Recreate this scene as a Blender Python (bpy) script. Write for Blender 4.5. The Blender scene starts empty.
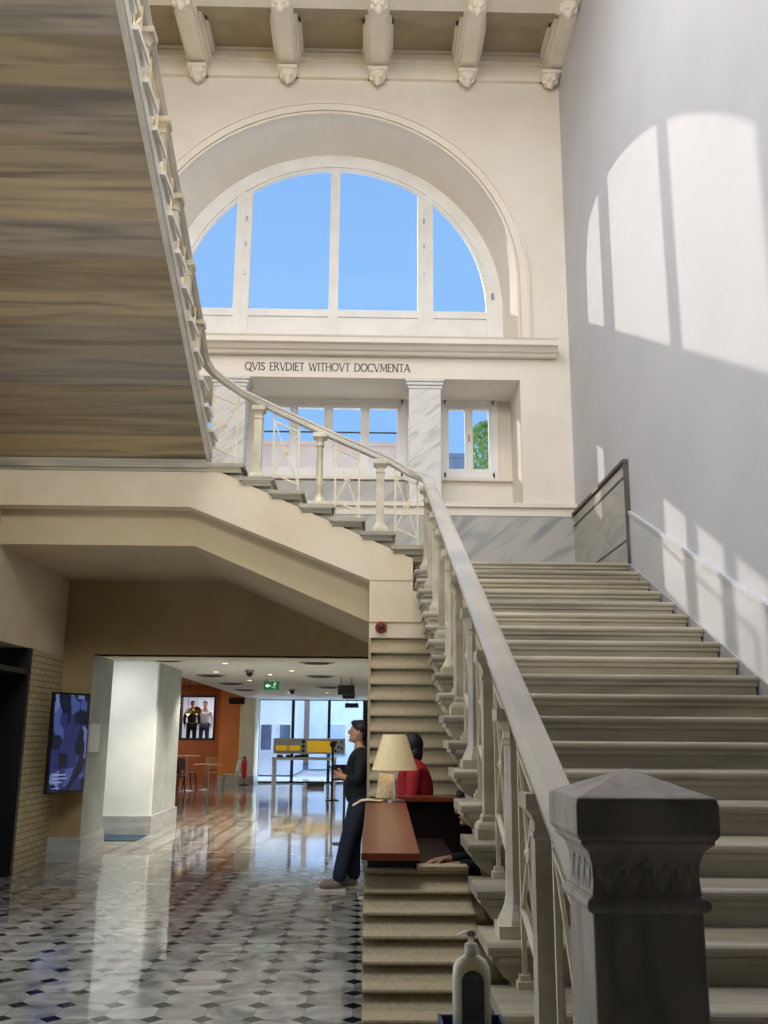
import bpy, bmesh, math, random
from mathutils import Vector, Matrix

# ------------------------------------------------------------------ camera, world, light
S = bpy.context.scene
COL = S.collection
PI = math.pi
H = 1.62
cd = bpy.data.cameras.new('camera'); cam = bpy.data.objects.new('camera', cd); COL.objects.link(cam)
F = 945.0
cd.sensor_fit = 'VERTICAL'; cd.sensor_height = 36.0; cd.sensor_width = 27.0
cd.lens = F / 1024 * 36.0
cd.clip_start = 0.05; cd.clip_end = 400
def _cam_matrix(vy=(365, 735), vz=(415, -3490)):
    a = Vector((vy[0]-384, -(vy[1]-512), F)).normalized()
    b = Vector((vz[0]-384, -(vz[1]-512), F)); b = (b - a*a.dot(b)).normalized()
    c = a.cross(b)
    if c.x < 0: c = -c
    right = Vector((c.x, a.x, b.x)); up = Vector((c.y, a.y, b.y)); fwd = Vector((c.z, a.z, b.z))
    m = Matrix((right, up, -fwd)).transposed().to_4x4()
    m.translation = Vector((0, 0, H))
    return m
cam.matrix_world = _cam_matrix()
S.camera = cam
S.view_settings.view_transform = 'Standard'; S.view_settings.look = 'None'
S.view_settings.exposure = 0.0; S.view_settings.gamma = 1.0; S.view_settings.use_curve_mapping = False

W = bpy.data.worlds.new('sky'); S.world = W; W.use_nodes = True
nt = W.node_tree; nt.nodes.clear()
o_ = nt.nodes.new('ShaderNodeOutputWorld'); bg = nt.nodes.new('ShaderNodeBackground')
tc = nt.nodes.new('ShaderNodeTexCoord'); sp = nt.nodes.new('ShaderNodeSeparateXYZ'); cr = nt.nodes.new('ShaderNodeValToRGB')
cr.color_ramp.elements[0].position = 0.0; cr.color_ramp.elements[0].color = (0.60, 0.78, 1.0, 1)
cr.color_ramp.elements[1].position = 0.75; cr.color_ramp.elements[1].color = (0.19, 0.43, 0.95, 1)
e_ = cr.color_ramp.elements.new(0.26); e_.color = (0.28, 0.56, 1.0, 1)
e_ = cr.color_ramp.elements.new(0.48); e_.color = (0.29, 0.55, 0.98, 1)
nt.links.new(tc.outputs['Generated'], sp.inputs[0]); nt.links.new(sp.outputs['Z'], cr.inputs[0])
nt.links.new(cr.outputs[0], bg.inputs[0]); bg.inputs[1].default_value = 1.0
nt.links.new(bg.outputs[0], o_.inputs[0])

def light(name, kind, loc, power, color=(1, 1, 1), size=None, size_y=None, aim=None, **kw):
    d = bpy.data.lights.new(name, kind); o = bpy.data.objects.new(name, d); COL.objects.link(o)
    o.location = loc; d.energy = power; d.color = color
    if kind == 'AREA':
        d.shape = 'RECTANGLE'; d.size = size; d.size_y = size_y or size
    if aim is not None:
        o.rotation_euler = Vector(aim).to_track_quat('-Z', 'Y').to_euler()
    for k, v in kw.items(): setattr(d, k, v)
    return o
SUN_DIR = Vector((1, -1.57, -0.838))
light('sun', 'SUN', (-20, 40, 30), 2.5, (1.0, 0.92, 0.78), aim=SUN_DIR, angle=0.009)
OVERFILL = light('overhead_fill', 'AREA', (-1.0, 5.6, 12.25), 520, (1.0, 0.97, 0.93), 4.4, 5.0, aim=(0, 0, -1))  # added overhead fill for the hall, out of frame
SIDEFILL = light('side_fill', 'AREA', (-4.02, 5.9, 1.75), 82, (0.95, 0.97, 1.0), 6.0, 2.6, aim=(1, 0.05, 0.1))  # added fill from the left, out of frame
BACKFILL = light('upper_fill', 'AREA', (-0.5, -4.9, 10.1), 720, (1.0, 0.97, 0.92), 6.0, 3.2, aim=(0, 1, 0))  # added fill from behind, brightens the upper far wall
STREET = light('street_fill', 'AREA', (-1.7, 36.0, 5.2), 2200, (0.72, 0.85, 1.0), 6.0, 2.6, aim=(0, -1, -0.8))  # added fill above the end window, brightens the lobby
FACADEFILL = light('facade_fill', 'AREA', (-2.0, 39.0, 14.0), 5000, (0.75, 0.86, 1.0), 12.0, 4.0, aim=(0, 0.6, -1))  # added fill over the street, brightens the facades

# ------------------------------------------------------------------ helpers
def lin(h):
    h = h.lstrip('#'); c = [int(h[i:i+2], 16)/255 for i in (0, 2, 4)]
    return tuple(((x+0.055)/1.055)**2.4 if x > 0.04045 else x/12.92 for x in c) + (1,)

_M = {}
def mat(name, c1, c2=None, rough=0.6, scale=6.0, stretch=(1, 1, 1), detail=6, rand=0.0, bump=0.0, metal=0.0, coat=0.0,
        emit=None, es=0.0, distort=0.0, lo=0.35, hi=0.65, spec=0.5, trans=0.0, rot=None, sat=None):
    if name in _M: return _M[name]
    m = bpy.data.materials.new(name); m.use_nodes = True; n = m.node_tree.nodes; l = m.node_tree.links
    b = n['Principled BSDF']
    b.inputs['Roughness'].default_value = rough; b.inputs['Metallic'].default_value = metal
    b.inputs['Specular IOR Level'].default_value = spec; b.inputs['Coat Weight'].default_value = coat
    c1 = lin(c1); c2 = lin(c2) if c2 else tuple(x*0.88 for x in c1[:3]) + (1,)
    t = n.new('ShaderNodeTexCoord'); mp = n.new('ShaderNodeMapping'); mp.inputs['Scale'].default_value = stretch
    if rot: mp.vector_type = 'TEXTURE'; mp.inputs['Scale'].default_value = tuple(1/q for q in stretch); mp.inputs['Rotation'].default_value = rot
    nz = n.new('ShaderNodeTexNoise'); nz.inputs['Scale'].default_value = scale; nz.inputs['Detail'].default_value = detail
    nz.inputs['Distortion'].default_value = distort
    r = n.new('ShaderNodeValToRGB'); r.color_ramp.elements[0].position = lo; r.color_ramp.elements[1].position = hi
    r.color_ramp.elements[0].color = c2; r.color_ramp.elements[1].color = c1
    l.new(t.outputs['Object'], mp.inputs[0])
    vec = mp.outputs[0]
    out = r.outputs[0]
    if rand:
        oi = n.new('ShaderNodeObjectInfo')
        ad = n.new('ShaderNodeVectorMath'); ad.operation = 'ADD'
        ml = n.new('ShaderNodeMath'); ml.operation = 'MULTIPLY'; ml.inputs[1].default_value = 37.0
        l.new(oi.outputs['Random'], ml.inputs[0]); l.new(vec, ad.inputs[0]); l.new(ml.outputs[0], ad.inputs[1]); vec = ad.outputs[0]
        hs = n.new('ShaderNodeHueSaturation')
        mr = n.new('ShaderNodeMapRange'); mr.inputs['To Min'].default_value = 1-rand; mr.inputs['To Max'].default_value = 1+rand*0.5
        l.new(oi.outputs['Random'], mr.inputs[0]); l.new(mr.outputs[0], hs.inputs['Value'])
        if sat:
            m3 = n.new('ShaderNodeMath'); m3.operation = 'FRACT'; m4 = n.new('ShaderNodeMath'); m4.operation = 'MULTIPLY'; m4.inputs[1].default_value = 7.31
            l.new(oi.outputs['Random'], m4.inputs[0]); l.new(m4.outputs[0], m3.inputs[0])
            ms = n.new('ShaderNodeMapRange'); ms.inputs['To Min'].default_value = sat[0]; ms.inputs['To Max'].default_value = sat[1]
            l.new(m3.outputs[0], ms.inputs[0]); l.new(ms.outputs[0], hs.inputs['Saturation'])
        else: l.new(mr.outputs[0], hs.inputs['Saturation'])
        l.new(r.outputs[0], hs.inputs['Color']); out = hs.outputs[0]
    l.new(vec, nz.inputs['Vector']); l.new(nz.outputs[0], r.inputs[0])
    l.new(out, b.inputs['Base Color'])
    if bump:
        bp = n.new('ShaderNodeBump'); bp.inputs['Strength'].default_value = bump; bp.inputs['Distance'].default_value = 0.02
        l.new(nz.outputs[0], bp.inputs['Height']); l.new(bp.outputs[0], b.inputs['Normal'])
    if emit:
        b.inputs['Emission Color'].default_value = lin(emit); b.inputs['Emission Strength'].default_value = es
    if trans: b.inputs['Transmission Weight'].default_value = trans
    _M[name] = m
    return m

PLASTER = mat('plaster_cream', '#f1eadf', '#eae2d4', 0.85, 1.2, bump=0.0)
PLASTERW = mat('plaster_white', '#cacbd2', '#c4c6cd', 0.8, 1.0)
PLASTERB = mat('plaster_beige', '#e4d6bd', '#dac9ac', 0.85, 1.5)
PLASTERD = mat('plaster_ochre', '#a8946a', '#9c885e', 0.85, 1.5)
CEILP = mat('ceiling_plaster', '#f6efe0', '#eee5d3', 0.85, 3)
COFFER = mat('coffer_shaded', '#b3a58b', '#a39478', 0.8, 2)  # shadow of the ceiling recesses put into this darker tone
WHITEW = mat('white_joinery', '#f2f1ee', '#eae8e4', 0.45, 3)
STEP = mat('step_marble', '#c0b8a2', '#8b8472', 0.38, 2.2, stretch=(0.25, 2, 2.5), rand=0.16, distort=0.6)
SLAB = mat('soffit_marble', '#c6b390', '#8a7f6a', 0.5, 2.6, stretch=(0.2, 3.2, 3.2), rand=0.3, sat=(0.5, 1.15), distort=0.8, lo=0.30, hi=0.56, detail=10, bump=0.05)
RAILM = mat('rail_marble', '#d2cbbc', '#bab5ab', 0.2, 3, stretch=(1, 0.5, 1), distort=0.4)
BALM = mat('baluster_marble', '#d9d0b8', '#b0a68c', 0.4, 4, rand=0.14, distort=0.5)
DADO = mat('dado_marble', '#b4b3ad', '#8d9090', 0.35, 1.6, stretch=(0.7, 1, 4.0), rot=(0, -0.7, 0), distort=0.7, lo=0.3, hi=0.55, detail=9)
DADOL = mat('dado_marble_light', '#c9cbd0', '#b9bcc2', 0.5, 1.0, stretch=(1, 0.6, 2.0), distort=0.5)
PILM = mat('pillar_marble', '#d9d8d4', '#aeb0ae', 0.35, 2.4, stretch=(0.8, 1, 4.5), rot=(0, -0.65, 0), distort=0.8, lo=0.28, hi=0.48, detail=9)
DARKST = mat('dark_stone', '#5c5954', '#474440', 0.5, 6)
IRON = mat('cream_iron', '#eadfc4', '#dccfae', 0.5, 9)
NEWEL = mat('newel_marble', '#bdb6a8', '#8f8a80', 0.35, 5, distort=0.6, stretch=(1.6, 1.6, 0.5), lo=0.34, hi=0.6, detail=8)
LOUV = mat('limestone_boards', '#b3a585', '#a29474', 0.8, 60, detail=2)
WOODR = mat('red_wood', '#8b4632', '#7a3a28', 0.28, 4, stretch=(6, 0.6, 6))
DARKW = mat('dark_wood', '#2c211d', '#221815', 0.5, 5, stretch=(4, 1, 4))
BLACK = mat('black_metal', '#121214', '#0c0c0e', 0.45, 8)
STEEL = mat('steel', '#b8bcc0', '#a2a6aa', 0.3, 8, metal=0.8)
GREYST = mat('grey_base_stone', '#b9bab8', '#9d9f9e', 0.3, 3, stretch=(0.5, 0.5, 4), distort=0.8)
BLOCKW = mat('lobby_white', '#dfe4e3', '#d5dbda', 0.7, 2)
BLOCKG = mat('lobby_grey', '#aeb3b2', '#9da3a3', 0.7, 2)
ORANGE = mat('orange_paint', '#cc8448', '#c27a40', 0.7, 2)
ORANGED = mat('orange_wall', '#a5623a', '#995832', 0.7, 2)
LCEIL = mat('lobby_ceiling', '#e2e5e4', '#d9dddc', 0.8, 2)

STRINGM = mat('string_marble', '#efeadf', '#ddd6c8', 0.4, 4)
DARKUNSEEN = mat('dark_unseen', '#4d3d2e', '#403226', 0.6, 4, stretch=(5, 5, 0.6))  # dark finish made up for the unseen back end, keeps bounce low
def glass(name='glass', tint=(1, 1, 1)):
    if name in _M: return _M[name]
    m = bpy.data.materials.new(name); m.use_nodes = True; n = m.node_tree.nodes; l = m.node_tree.links; n.clear()
    o = n.new('ShaderNodeOutputMaterial'); mx = n.new('ShaderNodeMixShader'); t = n.new('ShaderNodeBsdfTransparent')
    g = n.new('ShaderNodeBsdfGlossy'); g.inputs['Roughness'].default_value = 0.02
    f = n.new('ShaderNodeFresnel'); f.inputs[0].default_value = 1.08
    nz = n.new('ShaderNodeTexNoise'); nz.inputs['Scale'].default_value = 0.4
    mr = n.new('ShaderNodeMix'); mr.data_type = 'RGBA'
    mr.inputs[6].default_value = (*tint, 1); mr.inputs[7].default_value = (tint[0]*0.97, tint[1]*0.98, tint[2], 1)
    l.new(nz.outputs[0], mr.inputs[0]); l.new(mr.outputs[2], t.inputs[0])
    l.new(f.outputs[0], mx.inputs[0]); l.new(t.outputs[0], mx.inputs[1]); l.new(g.outputs[0], mx.inputs[2]); l.new(mx.outputs[0], o.inputs[0])
    _M[name] = m; return m
GLASS = glass()

class MB:
    def __init__(s): s.v = []; s.f = []
    def add(s, vs, fs):
        k = len(s.v); s.v += [tuple(v) for v in vs]; s.f += [tuple(i+k for i in f) for f in fs]; return s
    def box(s, x0, x1, y0, y1, z0, z1):
        x0, x1 = sorted((x0, x1)); y0, y1 = sorted((y0, y1)); z0, z1 = sorted((z0, z1))
        return s.add([(x0,y0,z0),(x1,y0,z0),(x1,y1,z0),(x0,y1,z0),(x0,y0,z1),(x1,y0,z1),(x1,y1,z1),(x0,y1,z1)],
                     [(0,3,2,1),(4,5,6,7),(0,1,5,4),(1,2,6,5),(2,3,7,6),(3,0,4,7)])
    def quad(s, *p): return s.add(p, [tuple(range(len(p)))])
    def prism(s, poly, axis, a, b):
        def P(u, w, t): return {'x': (t, u, w), 'y': (u, t, w), 'z': (u, w, t)}[axis]
        n = len(poly)
        vs = [P(u, w, a) for u, w in poly] + [P(u, w, b) for u, w in poly]
        fs = [tuple(range(n-1, -1, -1)), tuple(range(n, 2*n))] + [(i, (i+1) % n, n+(i+1) % n, n+i) for i in range(n)]
        return s.add(vs, fs)
    def tube(s, p0, p1, r0, r1=None, n=10):
        r1 = r0 if r1 is None else r1
        p0 = Vector(p0); p1 = Vector(p1); d = (p1-p0).normalized()
        u = d.orthogonal().normalized(); w = d.cross(u)
        vs = [p0+(u*math.cos(2*PI*i/n)+w*math.sin(2*PI*i/n))*r0 for i in range(n)] + [p1+(u*math.cos(2*PI*i/n)+w*math.sin(2*PI*i/n))*r1 for i in range(n)]
        return s.add(vs, [tuple(range(n-1, -1, -1)), tuple(range(n, 2*n))] + [(i, (i+1) % n, n+(i+1) % n, n+i) for i in range(n)])
    def bar(s, p0, p1, w, h=None):
        h = h or w
        p0 = Vector(p0); p1 = Vector(p1); d = (p1-p0).normalized()
        ref = Vector((0, 0, 1)) if abs(d.z) < 0.95 else Vector((1, 0, 0))
        u = d.cross(ref).normalized(); v = u.cross(d)
        q = [(-w/2, -h/2), (w/2, -h/2), (w/2, h/2), (-w/2, h/2)]
        return s.add([p0+u*a+v*b for a, b in q]+[p1+u*a+v*b for a, b in q], [(3,2,1,0),(4,5,6,7),(0,1,5,4),(1,2,6,5),(2,3,7,6),(3,0,4,7)])
    def lathe(s, prof, c=(0, 0, 0), n=20, sq=False, sx=1, sy=1, rot=0.0):
        k = 4 if sq else n; off = PI/4 if sq else rot; m = math.sqrt(2) if sq else 1
        vs = []
        for r, z in prof:
            for i in range(k):
                a = off + 2*PI*i/k
                vs.append((c[0]+r*m*math.cos(a)*sx, c[1]+r*m*math.sin(a)*sy, c[2]+z))
        fs = []
        for j in range(len(prof)-1):
            for i in range(k): fs.append((j*k+i, j*k+(i+1) % k, (j+1)*k+(i+1) % k, (j+1)*k+i))
        fs.append(tuple(range(k-1, -1, -1))); fs.append(tuple(range((len(prof)-1)*k, len(prof)*k)))
        return s.add(vs, fs)
    def ell(s, c, r, n=14, m=9):
        vs = []; fs = []
        for j in range(1, m):
            t = PI*j/m
            for i in range(n):
                a = 2*PI*i/n; vs.append((c[0]+r[0]*math.sin(t)*math.cos(a), c[1]+r[1]*math.sin(t)*math.sin(a), c[2]+r[2]*math.cos(t)))
        vs += [(c[0], c[1], c[2]+r[2]), (c[0], c[1], c[2]-r[2])]
        for j in range(m-2):
            for i in range(n): fs.append((j*n+i, j*n+(i+1) % n, (j+1)*n+(i+1) % n, (j+1)*n+i))
        T = len(vs)-2
        for i in range(n): fs.append((T, (i+1) % n, i)); fs.append((T+1, (m-2)*n+i, (m-2)*n+(i+1) % n))
        return s.add(vs, fs)
    def torus(s, c, R, r, axis='x', n=18, m=8, sx=1.0):
        vs = []; fs = []
        for i in range(n):
            a = 2*PI*i/n
            for j in range(m):
                b = 2*PI*j/m; u = (R+r*math.cos(b))*math.cos(a)*sx; w = (R+r*math.cos(b))*math.sin(a); t = r*math.sin(b)
                p = {'x': (t, u, w), 'y': (u, t, w), 'z': (u, w, t)}[axis]
                vs.append((c[0]+p[0], c[1]+p[1], c[2]+p[2]))
        for i in range(n):
            for j in range(m): fs.append((i*m+j, ((i+1) % n)*m+j, ((i+1) % n)*m+(j+1) % m, i*m+(j+1) % m))
        return s.add(vs, fs)
    def sweep(s, prof, path, side=None):
        """prof: (u,v): u sideways, v up (kept vertical)"""
        n = len(prof); vs = []; P = [Vector(p) for p in path]
        for i, p in enumerate(P):
            d = (P[min(i+1, len(P)-1)] - P[max(i-1, 0)])
            h = Vector((d.x, d.y, 0)).normalized(); u = Vector((h.y, -h.x, 0))
            for a, b in prof: vs.append(p+u*a+Vector((0, 0, b)))
        fs = [(i*n+j, i*n+(j+1) % n, (i+1)*n+(j+1) % n, (i+1)*n+j) for i in range(len(P)-1) for j in range(n)]
        fs += [tuple(range(n-1, -1, -1)), tuple(range((len(P)-1)*n, len(P)*n))]
        return s.add(vs, fs)
    def xf(s, M):
        s.v = [tuple(M @ Vector(v)) for v in s.v]; return s
    def build(s, name, m, parent=None, smooth=False, bevel=0.0, **tags):
        me = bpy.data.meshes.new(name); me.from_pydata(s.v, [], s.f)
        b = bmesh.new(); b.from_mesh(me); bmesh.ops.recalc_face_normals(b, faces=b.faces); b.to_mesh(me); b.free()
        if smooth:
            for p in me.polygons: p.use_smooth = True
        me.materials.append(m)
        o = bpy.data.objects.new(name, me); COL.objects.link(o)
        if parent is not None:
            o.parent = parent
            o.matrix_parent_inverse = Matrix.Translation(-parent_loc(parent)) if False else Matrix.Identity(4)
        if bevel:
            bv = o.modifiers.new('bevel', 'BEVEL'); bv.width = bevel; bv.segments = 2; bv.limit_method = 'ANGLE'
        for k, v in tags.items(): o[k] = v
        return o
def struct(name, mb, m, parent=None, **kw):
    o = mb.build(name, m, parent, **kw)
    if parent is None: o['kind'] = 'structure'
    return o
def thing(name, label, cat, loc=(0, 0, 0), rz=0.0, group=None):
    o = bpy.data.objects.new(name, None); COL.objects.link(o); o.location = loc; o.rotation_euler = (0, 0, rz)
    o.empty_display_size = 0.1
    o['label'] = label; o['category'] = cat
    if group: o['group'] = group
    return o
def tag(o, label, cat, group=None):
    o['label'] = label; o['category'] = cat
    if group: o['group'] = group
    return o
def dup(root, loc, rz=None, label=None, group=None):
    r = root.copy(); COL.objects.link(r); r.location = loc
    if rz is not None: r.rotation_euler = (0, 0, rz)
    if label: r['label'] = label
    if group: r['group'] = group
    for ch in list(root.children):
        c = ch.copy(); COL.objects.link(c); c.parent = r
        for g in list(ch.children):
            d = g.copy(); COL.objects.link(d); d.parent = c
    return r
rng = random.Random(7)

# ------------------------------------------------------------------ the setting: hall shell
XL, XR, YF, YG = -4.1, 2.95, 13.0, 13.95

def floor_material():
    m = bpy.data.materials.new('marble_tile_floor'); m.use_nodes = True; n = m.node_tree.nodes; l = m.node_tree.links
    b = n['Principled BSDF']; b.inputs['Roughness'].default_value = 0.065; b.inputs['Specular IOR Level'].default_value = 0.85
    t = n.new('ShaderNodeTexCoord'); s_ = n.new('ShaderNodeSeparateXYZ'); l.new(t.outputs['Object'], s_.inputs[0])
    def M(op, a, b_=None, c=None):
        q = n.new('ShaderNodeMath'); q.operation = op
        for i, x in enumerate((a, b_, c)):
            if x is None: continue
            if isinstance(x, (int, float)): q.inputs[i].default_value = x
            else: l.new(x, q.inputs[i])
        return q.outputs[0]
    per = 0.2925
    def cell(ax, ph):
        u = M('DIVIDE', M('SUBTRACT', s_.outputs[ax], ph), per)
        fr = M('SUBTRACT', M('FRACT', M('ADD', u, 0.5)), 0.5)     # 0 at the node
        return M('ABSOLUTE', fr), M('FLOOR', u), fr
    ax_, fx, rx = cell('X', -1.807); ay_, fy, ry = cell('Y', 6.06)
    d1 = M('ADD', ax_, ay_)
    dia = M('LESS_THAN', d1, 0.235)
    # joints: straight tile joints run between the diamonds on the node lines
    jx = M('LESS_THAN', M('MINIMUM', ax_, ay_), 0.008)
    jd = M('LESS_THAN', M('ABSOLUTE', M('SUBTRACT', d1, 0.235)), 0.008)
    joint = M('MAXIMUM', jx, jd)
    cv = n.new('ShaderNodeCombineXYZ'); l.new(fx, cv.inputs[0]); l.new(fy, cv.inputs[1])
    wn = n.new('ShaderNodeTexWhiteNoise'); wn.noise_dimensions = '2D'; l.new(cv.outputs[0], wn.inputs['Vector'])
    nz = n.new('ShaderNodeTexNoise'); nz.inputs['Scale'].default_value = 2.4; nz.inputs['Detail'].default_value = 5; nz.inputs['Distortion'].default_value = 1.8
    ad = n.new('ShaderNodeVectorMath'); ad.operation = 'MULTIPLY_ADD'; ad.inputs[1].default_value = (1, 1, 1)
    sc = n.new('ShaderNodeVectorMath'); sc.operation = 'SCALE'; sc.inputs['Scale'].default_value = 5.0
    l.new(wn.outputs['Color'], sc.inputs[0]); l.new(t.outputs['Object'], ad.inputs[0]); l.new(sc.outputs[0], ad.inputs[2]); l.new(ad.outputs[0], nz.inputs['Vector'])
    r = n.new('ShaderNodeValToRGB'); r.color_ramp.elements[0].position = 0.33; r.color_ramp.elements[1].position = 0.62
    r.color_ramp.elements[0].color = lin('#747472'); r.color_ramp.elements[1].color = lin('#b9b6ac'); l.new(nz.outputs[0], r.inputs[0])
    hs = n.new('ShaderNodeHueSaturation'); l.new(r.outputs[0], hs.inputs['Color'])
    mr = n.new('ShaderNodeMapRange'); mr.inputs['To Min'].default_value = 0.7; mr.inputs['To Max'].default_value = 1.06
    l.new(wn.outputs['Value'], mr.inputs[0]); l.new(mr.outputs[0], hs.inputs['Value'])
    mj = n.new('ShaderNodeMix'); mj.data_type = 'RGBA'; l.new(joint, mj.inputs[0]); l.new(hs.outputs[0], mj.inputs[6]); mj.inputs[7].default_value = lin('#77756f')
    mx = n.new('ShaderNodeMix'); mx.data_type = 'RGBA'; l.new(dia, mx.inputs[0]); l.new(mj.outputs[2], mx.inputs[6]); mx.inputs[7].default_value = lin('#16171a')
    l.new(mx.outputs[2], b.inputs['Base Color'])
    n2 = n.new('ShaderNodeTexNoise'); n2.inputs['Scale'].default_value = 3.0
    bp = n.new('ShaderNodeBump'); bp.inputs['Strength'].default_value = 0.02; bp.inputs['Distance'].default_value = 0.05
    l.new(n2.outputs[0], bp.inputs['Height']); l.new(bp.outputs[0], b.inputs['Normal'])
    return m
struct('floor', MB().box(-9.5, 3.1, -5.2, 37.0, -0.2, 0.0), floor_material())

# right wall, left wall, wall behind, high roof
struct('wall_right', MB().box(XR, XR+0.4, -5.0, YF+1.0, 0, 12.5), PLASTERW)
struct('wall_back', MB().box(XL-0.4, XR+0.4, -5.4, -5.0, 0, 8.4).box(XL-0.4, XR+0.4, -5.4, -5.0, 11.8, 12.5).box(XL-0.4, -3.6, -5.4, -5.0, 8.4, 11.8).box(2.6, XR+0.4, -5.4, -5.0, 8.4, 11.8), DARKUNSEEN)
mb = MB().box(-3.6, 2.6, -5.3, -5.2, 8.4, 8.5).box(-3.6, 2.6, -5.3, -5.2, 11.7, 11.8)
for x_ in (-3.6, -2.07, -0.54, 0.99, 2.5): mb.box(x_, x_+0.1, -5.3, -5.2, 8.4, 11.8)
w8 = struct('window_8_added', mb, WHITEW)  # unseen window added around the upper fill lamp
MB().box(-3.55, 2.55, -5.26, -5.25, 8.45, 11.75).build('pane', GLASS, w8)
# unseen slab added behind and above the camera to darken the foreground
struct('slab_light_blocker', MB().box(XL, XR, -5.0, 3.1, 4.6, 4.95), DARKUNSEEN)
mb = MB().box(XL-0.4, XL, -5.0, YF+1, 4.55, 12.5)             # upper left wall
mb.box(XL-0.4, XL, -5.0, 2.9, 0, 4.55).box(XL-0.4, XL, 8.9, 9.4, 0, 4.55).box(XL-0.4, XL, 2.9, 8.9, 0, 0.45).box(XL-0.4, XL, 2.9, 8.9, 3.05, 4.55)
mb.box(XL-0.4, XL, 9.4, YF+0.02, 2.62, 4.55)
struct('wall_left', mb, PLASTERB)

def brick_material():
    m = bpy.data.materials.new('glazed_brick'); m.use_nodes = True; n = m.node_tree.nodes; l = m.node_tree.links
    b = n['Principled BSDF']; b.inputs['Roughness'].default_value = 0.4
    t = n.new('ShaderNodeTexCoord'); s_ = n.new('ShaderNodeSeparateXYZ'); c_ = n.new('ShaderNodeCombineXYZ')
    l.new(t.outputs['Object'], s_.inputs[0]); l.new(s_.outputs['Y'], c_.inputs[0]); l.new(s_.outputs['Z'], c_.inputs[1])
    br = n.new('ShaderNodeTexBrick'); l.new(c_.outputs[0], br.inputs['Vector'])
    br.inputs['Color1'].default_value = lin('#d2c39a'); br.inputs['Color2'].default_value = lin('#c2b288'); br.inputs['Mortar'].default_value = lin('#8d8062')
    br.inputs['Scale'].default_value = 1.0; br.inputs['Brick Width'].default_value = 0.22; br.inputs['Row Height'].default_value = 0.075; br.inputs['Mortar Size'].default_value = 0.008
    l.new(br.outputs[0], b.inputs['Base Color'])
    bp = n.new('ShaderNodeBump'); bp.inputs['Strength'].default_value = 0.6; bp.inputs['Distance'].default_value = 0.01
    iv = n.new('ShaderNodeMath'); iv.operation = 'SUBTRACT'; iv.inputs[0].default_value = 1.0; l.new(br.outputs['Fac'], iv.inputs[1])
    l.new(iv.outputs[0], bp.inputs['Height']); l.new(bp.outputs[0], b.inputs['Normal'])
    return m
struct('wall_brick', MB().box(XL-0.4, XL+0.01, 11.72, YF, 0, 2.62), brick_material())
# dark lift doorway in the left wall
d1 = struct('door_1', MB().box(XL-0.5, XL-0.42, 9.4, 11.72, 0, 2.62), BLACK)
mb = MB().box(XL-0.42, XL+0.02, 11.66, 11.74, 0, 2.62).box(XL-0.42, XL+0.02, 9.4, 9.46, 0, 2.62).box(XL-0.42, XL+0.02, 9.4, 11.72, 2.3, 2.36)
mb.build('door_frame', BLACK, d1)
mb = MB().box(XL-0.42, XL-0.38, 9.5, 10.54, 0.02, 2.28); mb.build('door_leaf', mat('black_door', '#1a1a1c', '#141416', 0.3, 5), d1)
mb = MB().box(XL-0.42, XL-0.38, 10.58, 11.62, 0.02, 2.28); mb.build('door_leaf', _M['black_door'], d1)

mb = MB()
for y_ in (2.9, 4.35, 5.8, 7.3, 8.8): mb.box(XL-0.3, XL-0.2, y_, y_+0.1, 0.45, 3.05)
mb.box(XL-0.3, XL-0.2, 2.9, 8.9, 0.45, 0.55).box(XL-0.3, XL-0.2, 2.9, 8.9, 2.95, 3.05)
w7 = struct('window_7_added', mb, WHITEW)  # unseen window added behind the side fill lamp
MB().box(XL-0.26, XL-0.25, 3.0, 8.8, 0.55, 2.95).build('pane', GLASS, w7)
# ---------- coffered ceiling over the far end
mb = MB().box(XL, XR, 8.2, YF+0.95, 12.2, 12.5)
mb.box(XL, XR, -5.0, 1.2, 12.3, 12.5).box(XL, -3.4, 1.2, 8.2, 12.3, 12.5).box(2.6, XR, 1.2, 8.2, 12.3, 12.5)
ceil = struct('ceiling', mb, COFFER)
BX = [-4.14, -2.735, -1.33, 0.075, 1.48, 2.885]
mb = MB()
for bx in BX:
    x0, x1 = max(bx-0.115, XL), min(bx+0.115, XR)
    mb.box(x0, x1, 8.3, YF, 11.8, 12.2)
    if bx < 2.8: mb.box(bx+0.11, bx+0.16, 8.3, YF, 11.86, 12.2).box(bx+0.15, bx+0.20, 8.3, YF, 11.96, 12.2).box(bx+0.19, bx+0.235, 8.3, YF, 12.1, 12.2)
    if bx > -4: mb.box(bx-0.16, bx-0.11, 8.3, YF, 11.86, 12.2).box(bx-0.20, bx-0.15, 8.3, YF, 11.96, 12.2).box(bx-0.235, bx-0.19, 8.3, YF, 12.1, 12.2)
for by in (11.45, 10.0, 8.5):
    mb.box(XL, XR, by-0.15, by+0.15, 11.8, 12.19)
    for s_ in (-1, 1):
        mb.box(XL, XR, by+s_*0.14, by+s_*0.21, 11.92, 12.19).box(XL, XR, by+s_*0.2, by+s_*0.26, 12.06, 12.19)
# cornice against the far wall
mb.box(XL, XR, 12.93, YF, 11.70, 11.76).box(XL, XR, 12.96, YF, 11.76, 11.98).box(XL, XR, 12.93, YF, 11.98, 12.02).box(XL, XR, 12.90, YF, 12.02, 12.12).box(XL, XR, 12.94, YF, 12.12, 12.17).box(XL, XR, 12.9, YF, 12.16, 12.2)
struct('beam_coffers', mb, CEILP)
mb = MB().box(XL, XR, 11.52, 11.85, 11.93, 12.195).box(XL, XR, 11.52, 12.03, 12.02, 12.195).box(XL, XR, 11.52, 12.22, 12.1, 12.195)
struct('trim_10', mb, COFFER)  # darker tone stands in for shadow on these mouldings

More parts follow.
